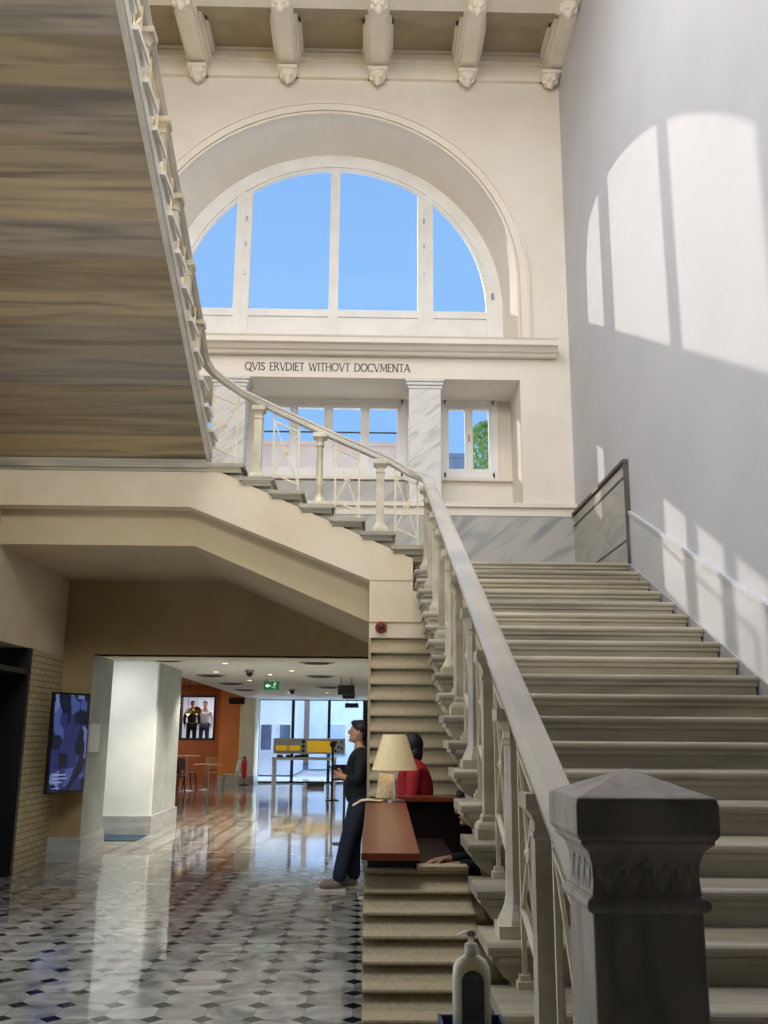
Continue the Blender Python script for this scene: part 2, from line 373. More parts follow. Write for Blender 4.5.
# carved rosette corbels under the beam ends
def corbel_mesh():
    m_ = MB()
    m_.lathe([(0.13, 0.0), (0.135, -0.04), (0.10, -0.07), (0.075, -0.11), (0.04, -0.17), (0.015, -0.2)], n=12)
    for i in range(6):
        a = 2*PI*i/6; m_.ell((0.085*math.cos(a), 0.085*math.sin(a), -0.075), (0.045, 0.045, 0.05), 8, 6)
    m_.ell((0, 0, -0.14), (0.045, 0.045, 0.06), 8, 6)
    m_.box(-0.15, 0.15, -0.15, 0.15, -0.02, 0.03)
    return m_
c0 = corbel_mesh().build('ceiling_corbel', CEILP)
ordn = ['leftmost', 'second from the left', 'third from the left', 'fourth from the left', 'rightmost']
first = True
for row, y, z, where in ((0, 12.86, 11.72, 'against the far wall'), (1, 11.45, 11.8, 'under the nearer cross beam')):
    for i, bx in enumerate(BX[1:]):
        o = c0 if first else c0.copy()
        if not first: COL.objects.link(o)
        first = False
        o.location = (min(bx, XR-0.16), y, z)
        tag(o, f'carved plaster rosette corbel {where}, {ordn[i]} of five', 'corbel', f'rosette corbels {where}')

# ---------- far wall with the great lunette
CX, CZ, RO = -0.67, 8.21, 2.88      # arch at the hall face
CX2, CZ2, RI = -0.59, 8.27, 2.70    # arch at the window plane
def arch_pts(cx, cz, r, z0, n=48):
    return [(cx-r, z0)] + [(cx-r*math.cos(PI*i/n), cz+r*math.sin(PI*i/n)) for i in range(n+1)] + [(cx+r, z0)]
A = arch_pts(CX, CZ, RO, 7.25); B = arch_pts(CX2, CZ2, RI, 7.25)
mb = MB(); ZT = 12.3
for (x0, z0), (x1, z1) in zip(A[:-1], A[1:]):
    if abs(x1-x0) > 1e-6: mb.quad((x0, YF, z0), (x1, YF, z1), (x1, YF, ZT), (x0, YF, ZT))
mb.quad((XL, YF, 7.03), (A[0][0], YF, 7.03), (A[0][0], YF, ZT), (XL, YF, ZT))
mb.quad((A[-1][0], YF, 7.03), (XR, YF, 7.03), (XR, YF, ZT), (A[-1][0], YF, ZT))
mb.quad((A[0][0], YF, 7.03), (A[-1][0], YF, 7.03), (A[-1][0], YF, 7.25), (A[0][0], YF, 7.25))
for i in range(len(A)-1):
    mb.quad((A[i][0], YF, A[i][1]), (A[i+1][0], YF, A[i+1][1]), (B[i+1][0], YG+0.1, B[i+1][1]), (B[i][0], YG+0.1, B[i][1]))
mb.quad((A[0][0], YF, 7.25), (A[-1][0], YF, 7.25), (B[-1][0], YG+0.1, 7.25), (B[0][0], YG+0.1, 7.25))
# back skin so that the sky cannot leak round the arch
for (x0, z0), (x1, z1) in zip(B[:-1], B[1:]):
    if abs(x1-x0) > 1e-6: mb.quad((x0, YG+0.1, z0), (x1, YG+0.1, z1), (x1, YG+0.1, 12.5), (x0, YG+0.1, 12.5))
mb.quad((XL-.4, YG+0.1, 7.0), (B[0][0], YG+0.1, 7.0), (B[0][0], YG+0.1, 12.5), (XL-.4, YG+0.1, 12.5))
mb.quad((B[-1][0], YG+0.1, 7.0), (XR+.4, YG+0.1, 7.0), (XR+.4, YG+0.1, 12.5), (B[-1][0], YG+0.1, 12.5))
struct('wall_far', mb, PLASTER)
# archivolt moulding
mb = MB()
def arch_band(mb, r0, r1, y0, y1, z0=7.26):
    p = arch_pts(CX, CZ, r0, z0); q = arch_pts(CX, CZ, r1, z0)
    for i in range(len(p)-1):
        a, b_, c, d = p[i], p[i+1], q[i+1], q[i]
        vs = [(u, y0, w) for u, w in (a, b_, c, d)] + [(u, y1, w) for u, w in (a, b_, c, d)]
        mb.add(vs, [(0,1,2,3),(7,6,5,4),(0,4,5,1),(1,5,6,2),(2,6,7,3),(3,7,4,0)])
arch_band(mb, 2.865, 2.90, YF-0.045, YF+0.02); arch_band(mb, 2.90, 2.915, YF-0.02, YF); arch_band(mb, 2.915, 3.02, YF-0.055, YF); arch_band(mb, 3.02, 3.05, YF-0.085, YF)
struct('trim_1', mb, PLASTER)
# entablature, cornice
mb = MB().box(XL, XR, YF, YG+0.1, 6.70, 7.03)
struct('beam_entablature', mb, PLASTER)
mb = MB().prism([(12.99, 7.03), (12.9, 7.03), (12.88, 7.07), (12.84, 7.08), (12.80, 7.13), (12.74, 7.15), (12.74, 7.22), (12.72, 7.25), (12.99, 7.25)], 'x', -3.9, 2.74)
struct('trim_2', mb, PLASTER)
# wall around the loggia recess
mb = MB()
mb.box(2.21, XR, YF, YG+0.1, 4.75, 6.70).box(XL, -3.39, YF, YG+0.1, 4.75, 6.70)
mb.box(XL, XR, YF+0.02, YG+0.1, 2.66, 4.75)
struct('wall_loggia', mb, PLASTER)
mb = MB()
for x0, x1, z0, z1 in ((-3.39, 2.21, 4.75, 5.47), (1.93, 2.21, 5.47, 6.7), (0.56, 1.13, 5.47, 6.7), (-2.28, -1.72, 5.47, 6.7), (-3.39, -3.08, 5.47, 6.7)):
    mb.box(x0, x1, YG-0.02, YG+0.08, z0, z1)
struct('wall_recess', mb, PLASTER)
# two marble pillars
def pillar(cx, label):
    p = thing('marble_pillar', label, 'pillar', (cx, 13.18, 4.75), 0, 'marble pillars of the window recess')
    MB().box(-0.235, 0.235, -0.17, 0.17, 0.12, 1.80).build('shaft', PILM, p, bevel=0.01)
    m_ = MB().box(-0.27, 0.27, -0.2, 0.2, 0, 0.09).box(-0.25, 0.25, -0.185, 0.185, 0.09, 0.13); m_.build('base', PILM, p, bevel=0.008)
    m_ = MB().box(-0.25, 0.25, -0.18, 0.18, 1.80, 1.85).box(-0.27, 0.27, -0.2, 0.2, 1.85, 1.90).box(-0.29, 0.29, -0.22, 0.22, 1.90, 1.95); m_.build('capital', PILM, p, bevel=0.008)
pillar(0.815, 'square grey veined marble pillar between the centre windows and the small right window')
pillar(-2.02, 'square grey marble pillar behind the upper balustrade, under the start of the inscription')

# lunette window
w1 = struct('window_1', MB(), WHITEW) if False else None
mb = MB()
def ring(mb, cx, cz, r0, r1, y0, y1, n=48):
    for i in range(n):
        a0, a1 = PI*i/n, PI*(i+1)/n
        q = [(cx-r*math.cos(a), cz+r*math.sin(a)) for r, a in ((r0, a0), (r0, a1), (r1, a1), (r1, a0))]
        vs = [(u, y0, w) for u, w in q] + [(u, y1, w) for u, w in q]
        mb.add(vs, [(0,1,2,3),(7,6,5,4),(0,4,5,1),(1,5,6,2),(2,6,7,3),(3,7,4,0)])
ring(mb, CX2, CZ2, 2.50, 2.72, YG-0.02, YG+0.1); ring(mb, CX2, CZ2, 2.45, 2.51, YG+0.01, YG+0.07)
mb.box(CX2-2.72, CX2-2.45, YG-0.02, YG+0.1, 7.25, CZ2).box(CX2+2.45, CX2+2.72, YG-0.02, YG+0.1, 7.25, CZ2)
for cx, hw in ((CX2, 0.075), (0.886, 0.125), (-2.066, 0.125)):
    ht = CZ2 + math.sqrt(2.5**2-(cx-CX2)**2)
    mb.box(cx-hw, cx+hw, YG-0.015, YG+0.08, 7.25, ht-0.01)
    if hw > 0.1: mb.box(cx-0.02, cx+0.02, YG-0.045, YG, 7.25, ht-0.1)
    else: mb.box(cx-0.028, cx+0.028, YG-0.04, YG, 7.25, ht-0.02)
mb.box(CX2-2.6, CX2+2.6, YG-0.01, YG+0.06, 8.10, 8.22).box(CX2-2.6, CX2+2.6, YG-0.03, YG+0.06, 7.25, 7.42)
w1 = struct('window_1', mb, WHITEW)
mb = MB().box(CX2-2.6, CX2+2.6, YG+0.02, YG+0.06, 7.4, 8.12)
for x0, x1 in ((-2.95, -2.25), (-1.88, -0.72), (-0.46, 0.70), (1.06, 1.80)):
    mb.box(x0, x1, YG+0.01, YG+0.03, 7.5, 8.05).box(x0+0.05, x1-0.05, YG+0.002, YG+0.03, 7.55, 8.0)
mb.build('apron_panel', WHITEW, w1)
def seg_pane(x0, x1):
    n = 16; p = [(x0, 8.2)]
    for i in range(n+1):
        x = x0+(x1-x0)*i/n; p.append((x, CZ2+math.sqrt(max(2.46**2-(x-CX2)**2, 0))))
    p.append((x1, 8.2))
    return MB().prism(p, 'y', YG+0.035, YG+0.045)
for x0, x1 in ((-3.04, -2.19), (-1.95, -0.66), (-0.52, 0.77), (1.0, 1.86)): seg_pane(x0, x1).build('pane', GLASS, w1)
mb = MB()
for hx in (-2.03, 0.85):
    for hz in (8.8, 9.3, 9.75): mb.box(hx, hx+0.025, YG-0.06, YG-0.04, hz, hz+0.07)
mb.tube((1.96, YG-0.05, 8.42), (1.96, YG-0.05, 8.52), 0.02)
mb.build('hinge', STEEL, w1)

# lower casement windows
def casement(name, x0, x1, z0, z1, lights, latch=True):
    m_ = MB(); n_ = len(lights)
    m_.box(x0-0.06, x0+0.03, YG-0.06, YG+0.1, z0-0.06, z1+0.06).box(x1-0.03, x1+0.06, YG-0.06, YG+0.1, z0-0.06, z1+0.06)
    m_.box(x0, x1, YG-0.06, YG+0.1, z1-0.03, z1+0.06).box(x0, x1, YG-0.06, YG+0.1, z0-0.06, z0+0.03)
    w = struct(name, m_, WHITEW)
    edges = sorted(lights)
    s_ = MB(); xs = [x0+0.03]
    for (a, b_), nxt in zip(edges, edges[1:]+[None]):
        xe = (b_+nxt[0])/2 if nxt else x1-0.03
        xa = xs[-1]
        s_.box(xa, a, YG-0.03, YG+0.05, z0+0.03, z1-0.03).box(b_, xe, YG-0.03, YG+0.05, z0+0.03, z1-0.03)
        s_.box(a, b_, YG-0.03, YG+0.05, z0+0.03, z0+0.10).box(a, b_, YG-0.03, YG+0.05, z1-0.10, z1-0.03)
        if nxt: s_.box(xe-0.025, xe+0.025, YG-0.055, YG, z0+0.03, z1-0.03)
        xs.append(xe)
    s_.build('sash', WHITEW, w)
    for a, b_ in edges: MB().box(a, b_, YG+0.01, YG+0.02, z0+0.09, z1-0.09).build('pane', GLASS, w)
    if latch:
        xm = (edges[0][1]+edges[-1][0])/2 if len(edges) == 2 else 0
        MB().box(xm-0.012, xm+0.012, YG-0.08, YG-0.05, (z0+z1)/2-0.05, (z0+z1)/2+0.05).build('latch', mat('brass', '#9c7a3c', '#86672e', 0.35, 9, metal=0.8), w)
    return w
casement('window_2', 1.16, 1.94, 5.50, 6.66, [(1.24, 1.49), (1.61, 1.86)])
casement('window_3', -1.69, 0.53, 5.50, 6.66, [(-1.62, -1.22), (-1.10, -0.69), (-0.555, -0.125), (0.01, 0.44)], latch=False)
casement('window_4', -3.05, -2.31, 5.50, 6.66, [(-2.98, -2.73), (-2.62, -2.38)])
# window sill parapet mouldings and dado of the landing
mb = MB().box(-3.39, 2.21, YG-0.1, YG, 5.40, 5.45)
struct('trim_3', mb, PLASTER)
mb = MB().box(XL, XR, YF-0.1, YF+0.05, 4.76, 4.82).box(XL, XR, YF-0.06, YF+0.03, 4.64, 4.76)
struct('trim_4', mb, PLASTER)
struct('wall_marble_panel', MB().box(-1.74, 0.55, YG-0.12, YG-0.02, 4.82, 5.36), DADO)
mb = MB()
for x0, x1 in ((-1.2, 0.9), (0.91, XR)): mb.box(x0, x1, YF-0.05, YF+0.02, 3.5, 4.64)
mb.box(XL, -1.21, YF-0.05, YF+0.02, 4.56, 4.64)
struct('wall_dado', mb, DADO)

# inscription
GL = {
 'Q': (0.86, ['O', [(0.5, 0.12), (0.95, -0.22)]]), 'V': (0.8, [[(0.08, 1), (0.42, 0)], [(0.42, 0), (0.74, 1)]]), 'I': (0.34, [[(0.17, 0), (0.17, 1)]]),
 'S': (0.58, [[(0.5, 0.86), (0.3, 1), (0.1, 0.84), (0.14, 0.62), (0.42, 0.42), (0.5, 0.2), (0.3, 0), (0.06, 0.14)]]),
 'E': (0.56, [[(0.1, 0), (0.1, 1)], [(0.1, 1), (0.5, 1)], [(0.1, 0.52), (0.42, 0.52)], [(0.1, 0), (0.52, 0)]]),
 'R': (0.68, [[(0.1, 0), (0.1, 1)], [(0.1, 1), (0.4, 0.98), (0.5, 0.76), (0.4, 0.54), (0.1, 0.5)], [(0.3, 0.5), (0.64, 0)]]),
 'D': (0.8, [[(0.1, 0), (0.1, 1)], [(0.1, 1), (0.45, 0.97), (0.7, 0.72), (0.7, 0.28), (0.45, 0.03), (0.1, 0)]]),
 'T': (0.66, [[(0.33, 0), (0.33, 1)], [(0.02, 1), (0.64, 1)]]),
 'W': (1.1, [[(0.06, 1), (0.3, 0)], [(0.3, 0), (0.55, 0.95)], [(0.55, 0.95), (0.78, 0)], [(0.78, 0), (1.04, 1)]]),
 'H': (0.8, [[(0.12, 0), (0.12, 1)], [(0.68, 0), (0.68, 1)], [(0.12, 0.52), (0.68, 0.52)]]), 'O': (0.86, ['O']),
 'C': (0.76, [[(0.7, 0.86), (0.5, 1), (0.25, 0.95), (0.08, 0.7), (0.08, 0.3), (0.25, 0.05), (0.5, 0), (0.7, 0.14)]]),
 'M': (0.98, [[(0.1, 0), (0.18, 1)], [(0.18, 1), (0.48, 0.1)], [(0.48, 0.1), (0.8, 1)], [(0.8, 1), (0.88, 0)]]),
 'N': (0.84, [[(0.12, 0), (0.12, 1)], [(0.12, 1), (0.7, 0)], [(0.7, 0), (0.7, 1)]]), 'A': (0.8, [[(0.06, 0), (0.4, 1)], [(0.4, 1), (0.74, 0)], [(0.2, 0.36), (0.6, 0.36)]]),
 ' ': (0.52, []),
}
def text_mesh(txt, x0, x1, z, h, y, stroke=0.13):
    tot = sum(GL[c][0] for c in txt); k = (x1-x0)/tot; mb = MB(); x = x0
    for c in txt:
        w, st = GL[c]
        for s_ in st:
            if s_ == 'O': s_ = [(0.43+0.38*math.cos(2*PI*i/14), 0.5+0.5*math.sin(2*PI*i/14)) for i in range(15)]
            for (a, b_), (c_, d) in zip(s_[:-1], s_[1:]):
                p = Vector((x+a*k, z+b_*h)); q = Vector((x+c_*k, z+d*h)); dd = (q-p).normalized()
                thin = 0.6 if (abs(dd.y) < 0.3 or (dd.x*dd.y > 0.05 and len(s_) == 2)) else 1.0
                nn = Vector((-dd.y, dd.x))*stroke*h*0.5*thin
                mb.prism([tuple(p-nn), tuple(q-nn), tuple(q+nn), tuple(p+nn)], 'y', y-0.006, y+0.004)
            if len(s_) == 2:
                for (a, b_) in s_:
                    if b_ in (0, 1) and s_[0][0] == s_[1][0] or b_ in (0, 1) and c in 'VWAMN':
                        mb.prism([(x+a*k-0.12*h, z+b_*h-0.025*h), (x+a*k+0.12*h, z+b_*h-0.025*h), (x+a*k+0.12*h, z+b_*h+0.025*h), (x+a*k-0.12*h, z+b_*h+0.025*h)], 'y', y-0.006, y+0.004)
        x += w*k
    return mb
ins = thing('wall_lettering', 'dark bronze capital letters reading QVIS ERVDIET WITHOVT DOCVMENTA under the cornice', 'inscription', (0, 0, 0))
_txt = 'QVIS ERVDIET WITHOVT DOCVMENTA'; _tot = sum(GL[c][0] for c in _txt); _x = -1.82; _k = 2.42/_tot
BRZ = mat('bronze_letter', '#4b3a24', '#33271a', 0.4, 20)
for w_ in _txt.split(' '):
    ww_ = sum(GL[c][0] for c in w_)*_k
    text_mesh(w_, _x, _x+ww_, 6.80, 0.118, YF-0.002).build('word', BRZ, ins); _x += ww_+GL[' '][0]*_k

# ---------- right wall: stone dado rising with the stair
R1, T1, Y4 = 0.1592, 0.361, 3.80
def np1(y): return 4*R1 + (R1/T1)*(y-Y4)
mb = MB().prism([(2.3, 0.0), (2.3, np1(2.3)+0.58), (10.26, np1(10.26)+0.58), (10.26, np1(10.26)-0.2), (3.0, 0.0)], 'x', XR-0.025, XR+0.01)
struct('wall_stair_dado', mb, DADOL)
mb = MB()
mb.sweep([(-0.02, 0), (0.02, 0), (0.02, 0.035), (-0.02, 0.035)], [(XR-0.015, 2.3, np1(2.3)+0.57), (XR-0.015, 10.26, np1(10.26)+0.57)])
struct('trim_5', mb, DADOL)
mb = MB().prism([(2.5, 0.0), (2.5, np1(2.5)+0.0), (10.3, np1(10.3)+0.0), (10.3, np1(10.3)-0.35), (3.2, 0)], 'x', XR-0.044, XR-0.02)
struct('trim_9', mb, mat('string_stone', '#b3b3b4', '#9c9c9f', 0.45, 3))
mb = MB().box(XR-0.04, XR+0.01, 10.28, YF, 3.5, 4.64); struct('wall_landing_dado', mb, DADO)
mb = MB().box(XR-0.07, XR+0.01, 10.24, YF, 4.65, 4.69).box(XR-0.055, XR+0.01, 10.25, 10.29, 3.5, 4.65).box(XR-0.048, XR+0.01, 10.28, YF, 3.76, 3.775).box(XR-0.05, XR+0.01, 10.28, YF, 4.49, 4.51)
struct('trim_6', mb, DARKST)

# ------------------------------------------------------------------ lower flight (flight 1)
N1 = 22
def nose(y, z, t, h=0.05, n=6):
    """tread slab section in (y,z): rounded front edge at y-0.035"""
    r = h/2; p = [(y-0.035+r-r*math.sin(PI*i/n)*1.0, z-r-r*math.cos(PI*(i)/n)) for i in range(n+1)]
    return p + [(y+t, z), (y+t, z-h)]
st1 = thing('marble_staircase', 'broad marble stair flight climbing along the white right wall', 'staircase', (0, 0, 0))
for k in range(1, N1+1):
    y = Y4+(k-4)*T1; z = k*R1; td = T1 if k < N1 else 0.02
    m_ = MB().prism(nose(y, z, td), 'x', 0.51, XR-0.045)
    lo = max(z-0.52, 0.0)
    m_.prism([(y, z-0.05), (y, max(z-R1-0.06, 0)), (y, lo if k == 1 else max(z-0.42, 0.0)), (y+td, max(z-0.42+R1, 0.0)), (y+td, z-0.05)], 'x', 0.63, XR-0.06)
    m_.prism([(y-0.02, z-0.05), (y-0.02, z-0.075), (y, z-0.085), (y+0.02, z-0.05)], 'x', 0.56, XR-0.05)
    s_ = m_.build('step', STEP, st1)
    zb = max(z-R1+0.0, 0.0)
    # scrolled bracket at the open end, under the slab
    hgt = z-0.05-zb
    pr_ = [(0.66, z-0.05), (0.53, z-0.05), (0.528, z-0.075), (0.545, z-0.085), (0.556, z-0.05-hgt*0.5), (0.575, z-0.05-hgt*0.75), (0.605, zb+0.012), (0.62, zb), (0.66, zb)]
    b_ = MB().prism(pr_, 'y', y+0.005, y+max(td-0.02, 0.02))
    b_.build('bracket', STEP, s_)

# landing one
mb = MB().box(0.62, XR, 10.325, YF, 3.3, 3.50)
struct('slab_landing', mb, STEP)

# ------------------------------------------------------------------ middle flight (flight 2) running left along the far wall
R2, T2 = 0.151, 0.339
st2 = thing('marble_staircase', 'short marble stair flight running left below the inscription', 'staircase')
def nx2(k): return 0.62-(k-1)*T2
for k in range(1, 8):
    x = nx2(k); z = 3.50+R2*k
    tt = T2+0.02 if k < 7 else 0.42
    r = 0.022; pr_ = [(x+0.035-r+r*math.sin(PI*i/6), z-r-r*math.cos(PI*i/6)) for i in range(7)] + [(x-tt, z), (x-tt, z-0.044)]
    m_ = MB().prism(pr_, 'y', 10.15, YF-0.06)
    m_.prism([(x, z-0.044), (x, z-R2-0.02), (x-tt, z-R2-0.02+0.0), (x-tt, z-0.044)], 'y', 10.237, YF-0.06)
    s_ = m_.build('step', STEP, st2)
    hgt = R2-0.044; zb = z-R2
    pr_ = [(10.189, z-0.044), (10.162, z-0.044), (10.162, z-0.056), (10.176, z-0.066), (10.186, z-0.09), (10.189, z-0.10)]
    MB().prism(pr_, 'x', x-tt+0.03, x-0.003).build('bracket', STEP, s_)
# landing two, fascias, soffits
mb = MB().box(XL, nx2(7)-0.41, 10.215, YF, 4.405, 4.557)
struct('slab_upper_landing', mb, STEP)
_zf = lambda x: 3.452+(R2/T2)*(0.62-x)
mb = MB().prism([(XL, 4.06), (-1.965, 4.06), (0.03, 3.265), (0.50, 3.265), (0.50, _zf(0.50)), (-1.70, _zf(-1.70)), (-1.83, 4.48), (XL, 4.48)], 'y', 10.19, 10.235)
mb.prism([(XL, 4.06), (-1.965, 4.06), (0.03, 3.265), (0.60, 3.265), (0.60, 3.30), (-1.45, 4.22), (-1.83, 4.385), (XL, 4.385)], 'y', 10.235, 10.40)
struct('beam_fascia', mb, PLASTERB)
mb = MB().box(XL, -1.80, 10.16, 10.22, 4.50, 4.60).box(XL, -1.80, 10.18, 10.22, 4.46, 4.50)
struct('trim_7', mb, STEP)
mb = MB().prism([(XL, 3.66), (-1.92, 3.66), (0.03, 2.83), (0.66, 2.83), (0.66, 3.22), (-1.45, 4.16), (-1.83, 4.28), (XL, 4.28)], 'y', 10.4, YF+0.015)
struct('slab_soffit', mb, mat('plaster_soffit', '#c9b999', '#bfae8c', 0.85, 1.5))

# pier below the landing, plaster above boards
mb = MB().box(0.03, 0.505, 10.2, 10.34, 2.64, 3.46).box(0.505, 0.66, 10.345, 10.40, 2.64, 3.29).box(0.505, 0.66, 10.2, 10.34, 2.64, 2.90).box(0.505, 0.62, 10.2, 10.34, 2.90, 3.15).box(0.64, XR, 10.27, 10.34, 2.64, 2.86).box(0.03, XR, 10.34, 10.40, 0, 2.80).box(0.66, XR, 10.34, 10.40, 2.80, 3.29).box(0.03, XR, 10.27, 10.34, 0, 2.64)
struct('wall_pier', mb, PLASTERB)
mb = MB().box(0.03, 0.66, 10.19, 10.2, 2.8, 2.812)
struct('trim_8', mb, PLASTERD)
wb = MB()
for i in range(16):
    z0 = i*0.164+0.016; z1 = z0+0.164
    wb.prism([(10.28, z0), (10.185, z0), (10.185, z0+0.02), (10.262, z1+0.0), (10.28, z1)], 'x', 0.045, XR)
wb.box(0.026, 0.055, 10.2, 10.3, 0, 2.64)
struct('wall_boards', wb, LOUV)
# fire alarm
al = thing('fire_alarm', 'small round dark red fire alarm sounder on the beige wall', 'alarm', (0.158, 10.2, 2.75))
MB().lathe([(0.062, 0), (0.062, 0.03), (0.05, 0.05)], n=20).xf(Matrix.Rotation(PI/2, 4, 'X')).build('body', mat('alarm_red', '#8c1620', '#7a121b', 0.4, 9), al, smooth=False)
MB().lathe([(0.036, 0.05), (0.03, 0.062), (0.01, 0.066)], n=16).xf(Matrix.Rotation(PI/2, 4, 'X')).build('grille', mat('alarm_dark', '#4a0f16', '#3c0a10', 0.5, 9), al)

# ------------------------------------------------------------------ upper flight (flight 3), climbing toward the viewer
st3 = thing('marble_staircase', 'overhead marble stair flight seen from below, with banded veined slabs', 'staircase')
SL = R1/T1
def so3(y): return 4.60-SL*(y-10.2)
N3 = 22
for k in range(N3):
    y = 10.2-k*T1
    if k == 0: pass
    zt = so3(y)+0.27
    m_ = MB().prism([(y, so3(y)), (y, zt), (y-T1, zt), (y-T1, so3(y-T1))], 'x', XL+0.005, -1.80)
    s_ = m_.build('step', SLAB, st3)
    MB().prism([(y+0.035, zt-0.042), (y+0.035, zt), (y-T1+0.02, zt), (y-T1+0.02, zt-0.042)], 'x', -1.9, -1.70).build('tread_end', STRINGM, s_)
    m_ = MB().prism([(y, so3(y)+0.015), (y, zt-0.042), (y-T1, zt-0.042), (y-T1, so3(y-T1)+0.015)], 'x', -1.80, -1.745)
    m_.prism([(y-0.005, zt-0.042), (y-0.005, zt-0.09), (y-0.03, zt-0.115), (y-0.07, zt-0.095), (y-0.16, zt-0.062), (y-0.24, zt-0.042)], 'x', -1.745, -1.715)
    m_.build('bracket', STRINGM, s_)
mb = MB().sweep([(-0.01, -0.012), (0.03, -0.012), (0.04, 0.01), (0.04, 0.035), (-0.01, 0.035)], [(-1.775, 10.2, so3(10.2)), (-1.775, 10.2-N3*T1, so3(10.2-N3*T1))])
mb.build('string', STRINGM, st3)

# ------------------------------------------------------------------ balustrades
RP = [(-0.045, -0.042), (0.045, -0.042), (0.05, -0.03), (0.05, -0.018), (0.06, -0.014), (0.06, 0.0), (0.054, 0.003), (0.066, 0.012), (0.068, 0.026), (0.06, 0.04), (0.035, 0.051), (-0.035, 0.051), (-0.06, 0.04), (-0.068, 0.026), (-0.066, 0.012), (-0.054, 0.003), (-0.06, 0.0), (-0.06, -0.014), (-0.05, -0.018), (-0.05, -0.03)]
HR = 0.915
def balus(h, kind):
    m_ = MB()
    base = [(0.085, 0), (0.085, 0.05), (0.078, 0.07), (0.062, 0.10), (0.05, 0.13), (0.047, 0.155)]
    cap = [(0.042, h-0.16), (0.05, h-0.15), (0.05, h-0.135), (0.043, h-0.125), (0.043, h-0.10), (0.055, h-0.075), (0.074, h-0.055), (0.078, h-0.05), (0.078, h)]
    if kind == 'square':
        m_.lathe(base[:3]+[(0.07, 0.08), (0.06, 0.085), (0.057, 0.11), (0.05, 0.12)], sq=True)
        m_.lathe([(0.047, 0.11), (0.043, h-0.15)], sq=True); m_.lathe(cap, sq=True)
    else:
        m_.lathe(base[:2], sq=True); m_.lathe(base[1:], n=8, rot=PI/8)
        m_.lathe([(0.045, 0.15), (0.038, h-0.16)], n=8, rot=PI/8); m_.lathe(cap[:7], n=8, rot=PI/8); m_.lathe(cap[6:], sq=True)
    return m_
def panel_mb(x, ya, za, yb, zb, za0, zb0, axis):
    """iron panel between two balusters: stiles at a and b, top rails at za, zb, feet at za0, zb0 (tread heights)"""
    def P(t, z): return (x, t, z) if axis == 'y' else (t, x, z)
    m_ = MB()
    m_.bar(P(ya, za0), P(ya, za), 0.02).bar(P(yb, zb0), P(yb, zb), 0.02)
    def L(u, v): # u along 0..1 , v: 0 bottom rail, 1 top rail
        zt = za+(zb-za)*u-0.10; zlo = max(za0, zb0)+0.0
        zbm = (za-0.78)+(zb-za)*u+0.06
        return P(ya+(yb-ya)*u, zbm+(zt-zbm)*v)
    m_.bar(L(0, 1), L(1, 1), 0.018).bar(L(0, 0), L(1, 0), 0.018)
    m_.bar(L(0, 0), L(1, 1), 0.014).bar(L(0, 1), L(1, 0), 0.014)
    return m_, L(0.5, 0.5), P
def foot(p, z): return MB().box(p[0]-0.032, p[0]+0.032, p[1]-0.032, p[1]+0.032, z, z+0.028).box(p[0]-0.022, p[0]+0.022, p[1]-0.022, p[1]+0.022, z+0.028, z+0.05)

BXC = 0.655
bl1 = thing('stair_balustrade', 'stone balustrade with smooth grey marble rail beside the lower flight, ending at the newel post', 'balustrade')
path1 = [(0.672, 2.56, np1(2.56)+HR)] + [(0.672, y, np1(y)+HR) for y in (4, 6, 8, 9.5)] + [(0.67, 9.9, np1(9.9)+HR), (0.66, 10.08, 4.36), (0.635, 10.2, 4.415), (0.57, 10.3, 4.47)]
MB().sweep(RP, path1).build('handrail', RAILM, bl1, smooth=False, bevel=0.0)
ks = list(range(1, 23, 2))
pos = []
for i, k in enumerate(ks):
    y = Y4+(k-4)*T1+0.15; z = k*R1
    h = np1(y)+HR-0.04-z
    if k == 1: continue
    b_ = balus(h, 'square' if i % 2 else 'octagon').build('baluster', BALM, bl1)
    b_.location = (BXC, y, z)
    pos.append((k, y))
pos = [(1, Y4-3*T1-0.1)] + pos
for (k0, y0), (k1, y1) in zip(pos[:-1], pos[1:]):
    ya, yb = y0+0.19, y1-0.19
    ka = max(k for k in range(1, 23) if Y4+(k-4)*T1 <= ya+0.001); kb = max(k for k in range(1, 23) if Y4+(k-4)*T1 <= yb+0.001)
    m_, c_, P_ = panel_mb(BXC, ya, np1(ya)+HR-0.04, yb, np1(yb)+HR-0.04, ka*R1, kb*R1, 'y')
    p_ = m_.build('iron_panel', IRON, bl1)
    MB().torus(c_, 0.026, 0.010, 'x').ell(c_, (0.02, 0.02, 0.02), 8, 6).build('rosette', IRON, p_)
    foot((BXC, ya), ka*R1).build('foot', IRON, p_); foot((BXC, yb), kb*R1).build('foot', IRON, p_)

bl2 = thing('stair_balustrade', 'stone balustrade with iron cross panels on the middle flight, below the inscription', 'balustrade')
def np2(x): return 3.50+R2+(R2/T2)*(0.62-x)
Y2B = 10.33
def rail2(x): return np2(x)+0.835
path2 = [(0.57, 10.3, 4.47), (0.45, 10.33, 4.53), (0.25, Y2B, rail2(0.25)), (-0.4, Y2B, rail2(-0.4)), (-1.0, Y2B, rail2(-1.0)+0.01), (-1.45, Y2B, rail2(-1.45)+0.03), (-1.66, Y2B-0.01, 5.58), (-1.8, Y2B-0.05, 5.68), (-1.89, 10.2, 5.78), (-1.915, 10.05, 5.88)]
MB().sweep(RP, path2).build('handrail', RAILM, bl2)
xs2 = []
for i, (x, k) in enumerate(((-1.26, 6), (-0.55, 4), (0.14, 2))):
    z = 3.50+R2*k; h = rail2(x)-0.04-z
    b_ = balus(h, 'octagon' if i == 1 else 'square').build('baluster', BALM, bl2); b_.location = (x, Y2B, z)
